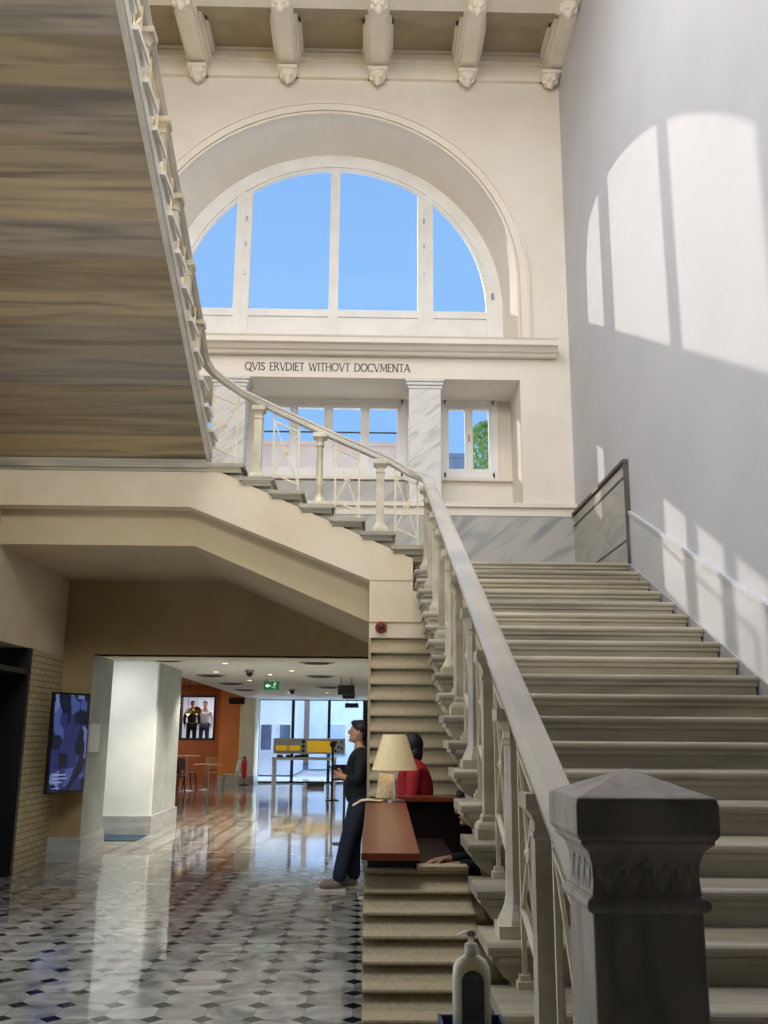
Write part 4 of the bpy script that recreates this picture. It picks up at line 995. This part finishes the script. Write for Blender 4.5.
chair((-4.75, 30.35, 0), 0.1, mat('chair_wood', '#b98a5c', '#a97b4e', 0.5, 5), 'light wood cafe chair behind the low table against the orange wall')
chair((-5.3, 27.7, 0), PI*0.9, CHD, 'dark cafe chair in front of the taller table, partly behind the block')
def pendant(loc, lab, mm, r=0.16):
    t = thing('pendant_lamp', lab, 'lamp', loc, 0, 'cafe pendant lamps')
    MB().lathe([(0.03, r*0.9), (r*0.7, r*0.6), (r, 0), (r*0.8, -r*0.55), (r*0.75, -r*0.5), (r*0.94, 0), (r*0.6, r*0.5), (0.02, r*0.8)], n=20).build('lamp_shade', mm, t, smooth=True)
    MB().ell((0, 0, -0.03), (0.06, 0.06, 0.07), 10, 8).build('bulb', mat('pendant_bulb', '#ffe9c0', emit='#ffd48a', es=4.0), t)
    MB().tube((0, 0, r*0.8), (0, 0, 3.25-loc[2]), 0.008).build('cord', BLACK, t)
pendant((-5.22, 30.0, 2.3), 'brass globe pendant lamp hanging before the cafe mirror stand-in', mat('brass_shade', '#8f6a33', '#7a5826', 0.3, 6, metal=0.6))
pendant((-5.3, 29.0, 2.25), 'small cream pendant lamp left of the brass globe', mat('cream_shade', '#e9dcc0', '#ddcfb0', 0.6, 6), 0.11)
light('cafe_light', 'AREA', (-7.4, 29.5, 3.2), 130, (1.0, 0.85, 0.68), 1.8, 4.0, aim=(0, 0, -1))
# added room behind an opening, standing in for a mirror image
mb = MB().box(-7.2, -4.4, 36.6, 36.7, 0, 3.4).box(-7.3, -7.2, 33.4, 36.7, 0, 3.4).box(-4.6, -4.5, 33.6, 36.7, 0, 3.4).box(-7.2, -4.5, 33.4, 36.7, 3.3, 3.4)
struct('wall_mirror_room', mb, PLASTERW)
mb = MB()
for x0, x1, z0, z1 in ((-6.34, -6.28, 1.42, 2.9), (-5.19, -5.13, 1.42, 2.9), (-6.34, -5.13, 1.42, 1.48), (-6.34, -5.13, 2.84, 2.9)): mb.box(x0, x1, 33.17, 33.42, z0, z1)
w6 = struct('window_6_mirror', mb, BLACK)  # frame of the opening built in place of a mirror
MB().box(-6.28, -5.19, 33.28, 33.29, 1.48, 2.84).build('pane', GLASS, w6)
light('mirror_room_fill', 'AREA', (-5.8, 35.0, 3.2), 60, (0.95, 0.97, 1.0), 1.6, 1.6, aim=(0, 0, -1))  # added fill inside the mirror stand-in room

# ------------------------------------------------------------------ people
SKIN = mat('skin', '#c39277', '#b78469', 0.55, 9)
HAIR = mat('dark_hair', '#1d1613', '#15100e', 0.6, 30)
def skin_mesh(name, V, E, m, parent, sub=2, root=0):
    names = list(V); idx = {k: i for i, k in enumerate(names)}
    me = bpy.data.meshes.new(name); me.from_pydata([V[k][:3] for k in names], [(idx[a], idx[b_]) for a, b_ in E], [])
    me.materials.append(m); o = bpy.data.objects.new(name, me); COL.objects.link(o)
    if parent is not None: o.parent = parent
    sk = o.modifiers.new('skin', 'SKIN'); sk.use_smooth_shade = True
    lay = me.skin_vertices[0].data
    for i, k in enumerate(names):
        r = V[k][3:]; lay[i].radius = (r[0], r[1] if len(r) > 1 else r[0]); lay[i].use_root = (i == root)
    if sub:
        sb = o.modifiers.new('sub', 'SUBSURF'); sb.levels = sub; sb.render_levels = sub
    return o
def chain(V, E, pts, prev=None, pre='c'):
    for i, p in enumerate(pts):
        k = f'{pre}{i}'; V[k] = p
        if prev: E.append((prev, k))
        prev = k
    return prev
def hand(V, E, wrist, d, up, side, pre, s=1.0, curl=0.35):
    """palm + five separate fingers; d forward, up = back of the hand, side = thumb side"""
    d = Vector(d).normalized(); up = Vector(up).normalized(); side = Vector(side).normalized(); w = Vector(V[wrist][:3])
    pm = w+d*0.055*s; V[pre+'palm'] = (*pm, 0.032*s, 0.022*s); E.append((wrist, pre+'palm'))
    for i, (off, ln) in enumerate(((0.032, 0.07), (0.011, 0.08), (-0.011, 0.075), (-0.031, 0.058))):
        a = pm+d*0.035*s+side*off*s; b_ = a+(d*math.cos(curl)-up*math.sin(curl))*ln*0.5*s; c_ = b_+(d*math.cos(curl*2.2)-up*math.sin(curl*2.2))*ln*0.5*s
        pv = pre+'palm'
        for j, (p, r) in enumerate(((a, 0.0105), (b_, 0.0095), (c_, 0.008))):
            k = f'{pre}f{i}{j}'; V[k] = (*p, r*s); E.append((pv, k)); pv = k
    a = w+d*0.035*s+side*0.036*s; b_ = a+(d*0.6+side*0.6-up*0.2)*0.045*s; c_ = b_+(d*0.8+side*0.1-up*0.3)*0.035*s
    pv = pre+'palm'
    for j, (p, r) in enumerate(((a, 0.0125), (b_, 0.011), (c_, 0.009))):
        k = f'{pre}t{j}'; V[k] = (*p, r*s); E.append((pv, k)); pv = k
def head_parts(root, c, face, tilt=0.0, hair='short', body=None, hairm=HAIR):
    """hair cap, ears and facial features; face = horizontal facing direction"""
    f = Vector(face).normalized(); sd_ = Vector((-f.y, f.x, 0))
    M = Matrix((( f.x, sd_.x, 0, c[0]), (f.y, sd_.y, 0, c[1]), (0, 0, 1, c[2]), (0, 0, 0, 1))) @ Matrix.Rotation(tilt, 4, 'Y')
    m_ = MB().ell((0, 0, 0.0), (0.098, 0.076, 0.118), 20, 14)
    m_.ell((0.03, 0, -0.07), (0.06, 0.056, 0.06), 14, 10)
    m_.ell((0.10, 0, -0.02), (0.022, 0.014, 0.026), 8, 6); m_.ell((0.085, 0, -0.012), (0.02, 0.012, 0.04), 8, 6)
    for s_ in (-1, 1): m_.ell((-0.005, s_*0.078, -0.015), (0.02, 0.009, 0.03), 8, 6); m_.ell((0.075, s_*0.03, 0.012), (0.02, 0.024, 0.01), 8, 6)
    m_.ell((0.083, 0, -0.068), (0.016, 0.026, 0.010), 8, 6); m_.ell((0.072, 0, -0.105), (0.025, 0.022, 0.02), 8, 6)
    hd = m_.xf(M).build('head', SKIN, root, smooth=True)
    e_ = MB()
    for s_ in (-1, 1): e_.ell((0.088, s_*0.03, 0.0), (0.008, 0.012, 0.006), 8, 6)
    e_.xf(M).build('eyes', mat('eye_dark', '#20140f', '#180f0b', 0.3, 20), hd)
    h_ = MB()
    if hair == 'short':
        h_.ell((-0.012, 0, 0.035), (0.1, 0.082, 0.098), 20, 12); h_.ell((0.05, 0, 0.085), (0.05, 0.06, 0.035), 12, 8); h_.ell((-0.05, 0, -0.02), (0.055, 0.07, 0.075), 12, 8)
    else:
        h_.ell((-0.014, 0, 0.02), (0.11, 0.098, 0.118), 20, 12); h_.ell((-0.045, 0, -0.06), (0.075, 0.095, 0.11), 16, 10)
    h_.xf(M).build('hair', hairm, root, smooth=True)

# standing man, leaning back on the pier, looking at his phone
mx, my = -0.115, 10.80
man = thing('person', 'man in dark jacket and jeans standing at the boarded wall edge, holding a phone', 'person', (mx, my, 0))
V = {}; E = []
V['pelvis'] = (0.065, 0, 0.93, 0.07, 0.09); V['waist'] = (0.085, 0, 1.08, 0.08, 0.11); V['chest'] = (0.085, 0, 1.28, 0.085, 0.12); V['upper'] = (0.08, 0, 1.41, 0.065, 0.10)
V['neck'] = (0.05, 0, 1.505, 0.05); V['skull'] = (0.035, 0, 1.58, 0.05)
E += [('pelvis', 'waist'), ('waist', 'chest'), ('chest', 'upper'), ('upper', 'neck'), ('neck', 'skull')]
V2 = {k: V[k] for k in ('pelvis', 'waist', 'chest', 'upper')}; E2 = E[:3]
arms = {}
for s_, pre, ex_, hz in ((-1, 'l', -0.01, 1.12), (1, 'r', -0.015, 1.10)):
    V[pre+'sh'] = (0.08, s_*0.17, 1.40, 0.046); V[pre+'el'] = (0.055, s_*0.21, 1.13, 0.04); V[pre+'wr'] = (-0.11, s_*0.09, 1.17, 0.03)
    E += [('upper', pre+'sh'), (pre+'sh', pre+'el'), (pre+'el', pre+'wr')]
    hand(V, E, pre+'wr', (-0.85, -s_*0.35, 0.25), (0, s_*0.6, -0.5) if False else (-0.2, s_*0.7, 0.3), (0.1, -s_*0.3, 1), pre, 1.1, 0.6)
for s_, pre, kx, kz, ax_, fx_ in ((-1, 'a', -0.06, 0.50, -0.17, -0.10), (1, 'b', 0.0, 0.51, 0.0, 0.06)):
    V[pre+'hip'] = (0.06, s_*0.09, 0.88, 0.07); V[pre+'kn'] = (kx, s_*0.10, kz, 0.062); V[pre+'an'] = (ax_, s_*0.1, 0.10, 0.042); V[pre+'toe'] = (ax_-0.14, s_*0.115, 0.045, 0.036)
    E += [('pelvis', pre+'hip'), (pre+'hip', pre+'kn'), (pre+'kn', pre+'an'), (pre+'an', pre+'toe')]
body = skin_mesh('body', V, E, SKIN, man)
NAVY = mat('jacket_navy', '#14151c', '#0d0e14', 0.8, 30); JEANS = mat('jeans_dark', '#1b2438', '#131a2a', 0.85, 60)
J = {'waist0': (0.065, 0, 0.84, 0.155, 0.19), 'waist': (0.08, 0, 1.06, 0.145, 0.185), 'chest': (0.08, 0, 1.27, 0.15, 0.195), 'upper': (0.078, 0, 1.41, 0.125, 0.17), 'col': (0.06, 0, 1.50, 0.085, 0.09)}
JE = [('waist0', 'waist'), ('waist', 'chest'), ('chest', 'upper'), ('upper', 'col')]
for pre in 'lr':
    s_ = -1 if pre == 'l' else 1
    J[pre+'sh'] = (0.08, s_*0.17, 1.39, 0.09); J[pre+'el'] = (0.055, s_*0.21, 1.13, 0.075); J[pre+'wr'] = (-0.085, s_*0.108, 1.163, 0.044)
    JE += [('upper', pre+'sh'), (pre+'sh', pre+'el'), (pre+'el', pre+'wr')]
skin_mesh('jacket', J, JE, NAVY, man)
T = {'top': (0.07, 0, 1.05, 0.12, 0.15), 'pelvis': (0.065, 0, 0.93, 0.135, 0.165)}; TE = [('top', 'pelvis')]
for pre in 'ab':
    T[pre+'hip'] = tuple(V[pre+'hip'][:3])+(0.12,); T[pre+'kn'] = tuple(V[pre+'kn'][:3])+(0.092,); q = V[pre+'an']; T[pre+'an'] = (q[0]+0.01, q[1], 0.075, 0.082)
    TE += [('pelvis', pre+'hip'), (pre+'hip', pre+'kn'), (pre+'kn', pre+'an')]
skin_mesh('trousers', T, TE, JEANS, man)
SHOE = mat('shoe_grey', '#85796a', '#6b6153', 0.6, 12); SOLE = mat('shoe_sole', '#c9c1ae', '#b5ad9c', 0.6, 12)
for pre in 'ab':
    q = V[pre+'an']
    s1 = skin_mesh('shoe', {'h': (q[0]+0.06, q[1], 0.075, 0.062, 0.06), 'm': (q[0]-0.05, q[1], 0.075, 0.062, 0.062), 't': (q[0]-0.19, q[1]*1.1, 0.06, 0.05, 0.042)}, [('h', 'm'), ('m', 't')], SHOE, man)
    sl = [(q[0]+0.10, q[1]-0.035), (q[0]+0.10, q[1]+0.035), (q[0]-0.1, q[1]+0.05), (q[0]-0.22, q[1]+0.035), (q[0]-0.225, q[1]-0.035), (q[0]-0.1, q[1]-0.05)]
    MB().prism(sl, 'z', 0.002, 0.03).build('sole', SOLE, s1)
head_parts(man, (0.045, 0, 1.655), (-1, 0, 0), -0.15)
ph = MB().box(-0.006, 0.006, -0.038, 0.038, -0.075, 0.075).build('phone', BLACK, bevel=0.004)
ph.location = (mx-0.235, my-0.0, 1.225); ph.rotation_euler = (0, -0.5, 0)
tag(ph, 'black phone held in both hands by the man in the dark jacket', 'phone')

# woman in red behind the lamp
wm = thing('person', 'woman with dark bobbed hair in a red top behind the table lamp', 'person', (0.455, 9.44, 0))
V = {'pelvis': (0, 0, 0.86, 0.1, 0.13), 'waist': (0, 0, 1.02, 0.08, 0.11), 'chest': (0.0, 0, 1.2, 0.08, 0.12), 'upper': (0, 0, 1.32, 0.06, 0.10), 'neck': (-0.01, 0, 1.41, 0.045), 'skull': (-0.01, 0, 1.47, 0.045)}
E = [('pelvis', 'waist'), ('waist', 'chest'), ('chest', 'upper'), ('upper', 'neck'), ('neck', 'skull')]
for s_, pre in ((-1, 'l'), (1, 'r')):
    V[pre+'sh'] = (0.0, s_*0.16, 1.31, 0.05); V[pre+'el'] = (0.0, s_*0.2, 1.04, 0.04); V[pre+'wr'] = (-0.19, s_*0.15, 0.98, 0.027)
    E += [('upper', pre+'sh'), (pre+'sh', pre+'el'), (pre+'el', pre+'wr')]
    hand(V, E, pre+'wr', (-1, 0, -0.1), (0, 0, 1), (0, -s_, 0), pre, 0.95, 0.3)
    V[pre+'hip'] = (0, s_*0.09, 0.8, 0.085); V[pre+'kn'] = (-0.01, s_*0.09, 0.45, 0.058); V[pre+'an'] = (0.01, s_*0.09, 0.09, 0.04); V[pre+'toe'] = (-0.13, s_*0.1, 0.04, 0.034)
    E += [('pelvis', pre+'hip'), (pre+'hip', pre+'kn'), (pre+'kn', pre+'an'), (pre+'an', pre+'toe')]
skin_mesh('body', V, E, SKIN, wm)
J = {'hem': (0.02, 0, 0.82, 0.17, 0.2), 'waist': (0.03, 0, 1.02, 0.165, 0.195), 'chest': (0.03, 0, 1.2, 0.165, 0.2), 'upper': (0.01, 0, 1.33, 0.13, 0.17), 'col': (-0.005, 0, 1.42, 0.075, 0.08)}
JE = [('hem', 'waist'), ('waist', 'chest'), ('chest', 'upper'), ('upper', 'col')]
for s_, pre in ((-1, 'l'), (1, 'r')):
    J[pre+'sh'] = (0.0, s_*0.16, 1.30, 0.085); J[pre+'el'] = (0.0, s_*0.2, 1.04, 0.07); J[pre+'wr'] = (-0.17, s_*0.155, 0.985, 0.04)
    JE += [('upper', pre+'sh'), (pre+'sh', pre+'el'), (pre+'el', pre+'wr')]
skin_mesh('red_top', J, JE, mat('red_cloth', '#b01f24', '#97171c', 0.8, 20), wm)
T = {'pelvis': (0, 0, 0.84, 0.118, 0.158)}; TE = []
for s_, pre in ((-1, 'l'), (1, 'r')):
    T[pre+'hip'] = tuple(V[pre+'hip'][:3])+(0.096,); T[pre+'kn'] = tuple(V[pre+'kn'][:3])+(0.072,); T[pre+'an'] = tuple(V[pre+'an'][:3])+(0.056,)
    TE += [('pelvis', pre+'hip'), (pre+'hip', pre+'kn'), (pre+'kn', pre+'an')]
skin_mesh('trousers', T, TE, NAVY, wm)
head_parts(wm, (-0.01, 0, 1.515), (-1, 0.15, 0), 0, 'bob')

# seated person under the stair
sx_, sy_ = 0.86, 6.62
se = thing('person', 'seated person in dark clothes half hidden behind the stair brackets, hand on the desk', 'person', (sx_, sy_, 0))
V = {'pelvis': (0.1, 0, 0.56, 0.12, 0.15), 'waist': (0.07, 0, 0.72, 0.1, 0.13), 'chest': (0.0, 0, 0.88, 0.11, 0.15), 'upper': (-0.04, 0, 0.98, 0.085, 0.13), 'neck': (-0.085, 0, 1.05, 0.05), 'skull': (-0.11, 0, 1.11, 0.05)}
E = [('pelvis', 'waist'), ('waist', 'chest'), ('chest', 'upper'), ('upper', 'neck'), ('neck', 'skull')]
for s_, pre, wx in ((-1, 'l', -0.27), (1, 'r', -0.3)):
    V[pre+'sh'] = (-0.04, s_*0.17, 0.97, 0.056); V[pre+'el'] = (-0.08, s_*0.23, 0.80, 0.045); V[pre+'wr'] = (wx, s_*0.14, 0.80, 0.03)
    E += [('upper', pre+'sh'), (pre+'sh', pre+'el'), (pre+'el', pre+'wr')]
    hand(V, E, pre+'wr', (-1, -s_*0.1, -0.08), (0, 0, 1), (0, -s_, 0), pre, 1.05, 0.3)
    V[pre+'hip'] = (0.08, s_*0.1, 0.53, 0.09); V[pre+'kn'] = (-0.32, s_*0.12, 0.53, 0.062); V[pre+'an'] = (-0.30, s_*0.12, 0.1, 0.042); V[pre+'toe'] = (-0.44, s_*0.13, 0.04, 0.034)
    E += [('pelvis', pre+'hip'), (pre+'hip', pre+'kn'), (pre+'kn', pre+'an'), (pre+'an', pre+'toe')]
skin_mesh('body', V, E, SKIN, se)
J = {'hem': (0.1, 0, 0.56, 0.13, 0.165), 'waist': (0.07, 0, 0.72, 0.118, 0.15), 'chest': (0.0, 0, 0.88, 0.128, 0.168), 'upper': (-0.04, 0, 0.98, 0.1, 0.145), 'col': (-0.068, 0, 1.03, 0.066, 0.07)}
JE = [('hem', 'waist'), ('waist', 'chest'), ('chest', 'upper'), ('upper', 'col')]
for s_, pre in ((-1, 'l'), (1, 'r')):
    J[pre+'sh'] = (-0.04, s_*0.17, 0.97, 0.073); q = V[pre+'el']; J[pre+'el'] = (*q[:3], 0.06); q = V[pre+'wr']; J[pre+'wr'] = (q[0]+0.02, q[1], q[2], 0.042)
    JE += [('upper', pre+'sh'), (pre+'sh', pre+'el'), (pre+'el', pre+'wr')]
skin_mesh('jacket', J, JE, NAVY, se)
T = {'pelvis': (0.1, 0, 0.55, 0.125, 0.155)}; TE = []
for s_, pre in ((-1, 'l'), (1, 'r')):
    T[pre+'hip'] = tuple(V[pre+'hip'][:3])+(0.1,); T[pre+'kn'] = tuple(V[pre+'kn'][:3])+(0.075,); T[pre+'an'] = tuple(V[pre+'an'][:3])+(0.06,)
    TE += [('pelvis', pre+'hip'), (pre+'hip', pre+'kn'), (pre+'kn', pre+'an')]
skin_mesh('trousers', T, TE, NAVY, se)
head_parts(se, (-0.135, 0, 1.165), (-1, -0.1, 0), 0.1)
ch = thing('desk_chair', 'dark desk chair under the person seated beneath the stair', 'chair', (sx_+0.22, sy_, 0))
MB().box(-0.22, 0.22, -0.23, 0.23, 0.38, 0.44).build('seat', BLACK, ch, bevel=0.02)
MB().prism([(0.2, 0.46), (0.25, 0.46), (0.29, 0.95), (0.25, 0.95)], 'y', -0.2, 0.2).build('backrest', BLACK, ch, bevel=0.02)
for a, b_ in ((-1, -1), (-1, 1), (1, -1), (1, 1)): MB().tube((a*0.18, b_*0.19, 0.38), (a*0.21, b_*0.22, 0), 0.014).build('leg', BLACK, ch)

# two figures in the added room, standing in for mirror reflections
def far_person(loc, topm, legm, lab, rz):
    p = thing('person', lab, 'person', loc, rz)
    V = {'pelvis': (0, 0, 0.93, 0.11, 0.15), 'waist': (0, 0, 1.08, 0.1, 0.14), 'chest': (0, 0, 1.28, 0.11, 0.16), 'upper': (0, 0, 1.42, 0.085, 0.13), 'neck': (-0.01, 0, 1.5, 0.05), 'skull': (-0.015, 0, 1.57, 0.05)}
    E = [('pelvis', 'waist'), ('waist', 'chest'), ('chest', 'upper'), ('upper', 'neck'), ('neck', 'skull')]
    for s_, pre in ((-1, 'l'), (1, 'r')):
        V[pre+'sh'] = (0, s_*0.18, 1.41, 0.055); V[pre+'el'] = (0.03, s_*0.26, 1.14, 0.044); V[pre+'wr'] = (-0.06, s_*0.25, 0.92, 0.03)
        E += [('upper', pre+'sh'), (pre+'sh', pre+'el'), (pre+'el', pre+'wr')]
        hand(V, E, pre+'wr', (-0.2, 0, -1), (0, s_, 0), (-1, 0, -0.2), pre, 1.0, 0.3)
        V[pre+'hip'] = (0, s_*0.1, 0.87, 0.088); V[pre+'kn'] = (-0.02, s_*0.11, 0.5, 0.062); V[pre+'an'] = (0.01, s_*0.12, 0.1, 0.042); V[pre+'toe'] = (-0.13, s_*0.13, 0.045, 0.036)
        E += [('pelvis', pre+'hip'), (pre+'hip', pre+'kn'), (pre+'kn', pre+'an'), (pre+'an', pre+'toe')]
    skin_mesh('body', V, E, SKIN, p, 1)
    J = {k: (*V[k][:3], V[k][3]*1.18, V[k][4]*1.14) for k in ('pelvis', 'waist', 'chest', 'upper')}; JE = [('pelvis', 'waist'), ('waist', 'chest'), ('chest', 'upper')]
    for pre in 'lr':
        for k, r in (('sh', 0.072), ('el', 0.06), ('wr', 0.044)): J[pre+k] = (*V[pre+k][:3], r)
        JE += [('upper', pre+'sh'), (pre+'sh', pre+'el'), (pre+'el', pre+'wr')]
    skin_mesh('shirt', J, JE, topm, p, 1)
    T = {'pelvis': (0, 0, 0.93, 0.12, 0.16)}; TE = []
    for pre in 'lr':
        for k, r in (('hip', 0.1), ('kn', 0.076), ('an', 0.064)): T[pre+k] = (*V[pre+k][:3], r)
        TE += [('pelvis', pre+'hip'), (pre+'hip', pre+'kn'), (pre+'kn', pre+'an')]
    skin_mesh('trousers', T, TE, legm, p, 1)
    head_parts(p, (-0.02, 0, 1.645), (-1, 0, 0))
struct('slab_mirror_room', MB().box(-7.2, -4.5, 33.45, 36.6, 0, 1.0), GREYST)  # raised floor added under the reflection figures
far_person((-5.72, 34.6, 1.0), mat('shirt_white', '#dfe2e4', '#cfd3d6', 0.8, 10), mat('jeans_blue', '#2f4468', '#263a5a', 0.8, 30), 'person in a white shirt and blue jeans standing in for a reflection in the cafe mirror', PI/2)
far_person((-6.12, 34.3, 1.0), NAVY, NAVY, 'person in dark clothes standing in for a reflection, left in the cafe mirror', PI/2+0.3)

# ------------------------------------------------------------------ outside
def facade(name, x0, x1, y, z0, z1, m, wm, nx, nz, lab, depth=6.0, ww=0.8, wh=1.3, zs=1.0):
    t = thing(name, lab, 'building', ((x0+x1)/2, y, z0))
    MB().box(x0-(x0+x1)/2, x1-(x0+x1)/2, 0, depth, 0, z1-z0).box(x0-(x0+x1)/2-0.15, x1-(x0+x1)/2+0.15, -0.15, depth, z1-z0, z1-z0+0.3).build('wall', m, t)
    for i in range(nx):
        for j in range(nz):
            cx = (x1-x0)*((i+0.5)/nx-0.5); cz = zs+j*(z1-z0-zs)/nz+0.4
            f = MB().box(cx-ww/2-0.08, cx+ww/2+0.08, -0.08, 0.0, cz-0.08, cz+wh+0.08).build('window', mat('facade_trim', '#dfe4ea', '#d2d8de', 0.7, 4), t)
            MB().box(cx-ww/2, cx+ww/2, -0.1, -0.08, cz, cz+wh).build('pane', wm, f)
    return t
FW = mat('facade_white', '#e3e7ec', '#d6dbe1', 0.8, 1.5); FG = mat('facade_glass', '#51637c', '#43536b', 0.15, 3)
facade('street_building', -7.5, -2.9, 40.0, 0, 11.0, FW, FG, 6, 4, 'pale building with rows of windows across the street, left of the end window', zs=0.6, ww=0.42, wh=1.0)
facade('street_building', -2.7, 8.0, 47.0, 0, 9.0, mat('facade_pale', '#c9daee', '#bed0e6', 0.8, 1.5), mat('facade_glass_pale', '#b3c4d8', '#a5b8cd', 0.15, 3), 4, 3, 'long pale building across the street behind the console', zs=0.4)
facade('roof_building', -13.0, 2.2, 58.0, 0, 19.6, mat('facade_peach', '#f2cdb0', '#eac2a4', 0.8, 1.2), FG, 5, 3, 'tall peach coloured building beyond the centre casement windows')
facade('hill_building', 4.2, 6.6, 58.0, 0, 18.9, mat('facade_greyblue', '#8c97a5', '#7d8896', 0.8, 1.2), FG, 3, 5, 'grey distant building in the lower left of the small right window')
struct('ground', MB().box(-60, 60, 37.0, 90, -0.25, -0.05), mat('street', '#9aa0a6', '#888e94', 0.9, 0.6))
rr = random.Random(3)
tr = thing('garden_tree', 'leafy green tree outside the small right window', 'tree', (4.55, 32.0, 0))
MB().tube((0, 0, 0), (0.1, 0, 9.4), 0.22, 0.1).tube((0.1, 0, 7.5), (-0.7, 0.3, 10.6), 0.08, 0.03).tube((0.1, 0, 8), (0.8, -0.3, 11), 0.08, 0.03).build('trunk', mat('bark', '#5b4a3a', '#4a3b2d', 0.9, 8), tr)
m_ = MB()
for i in range(5200):
    a = rr.uniform(0, 2*PI); u = rr.random()**0.5; zz = rr.uniform(-1, 1)
    R_x = 1.35*math.sqrt(max(1-zz*zz, 0.02))*u
    c = Vector((R_x*math.cos(a)+0.25*math.sin(zz*5), R_x*math.sin(a), 10.6+zz*1.9))
    d = Vector((rr.uniform(-1, 1), rr.uniform(-1, 1), rr.uniform(-1, 1))).normalized(); e = d.orthogonal().normalized(); s_ = rr.uniform(0.06, 0.12)
    m_.add([c-d*s_, c+e*s_*0.5, c+d*s_, c-e*s_*0.5], [(0, 1, 2, 3)])
m_.build('foliage', mat('leaf_green', '#d3e08a', '#a6c25c', 0.6, 3), tr)
# guard rail outside the centre windows
gr = thing('guard_rail', 'thin dark guard rail outside the centre casement windows', 'railing', (-0.6, 14.5, 0))
MB().bar((-1.25, 0, 6.35), (1.25, 0, 6.35), 0.022).build('top_bar', VENTD, gr)
for x in (-1.22, 1.22): MB().bar((x, 0, 5.2), (x, 0, 6.35), 0.02).build('post', VENTD, gr)
struct('slab_terrace', MB().box(XL, XR, 14.06, 15.5, 5.0, 5.2), PLASTERB)
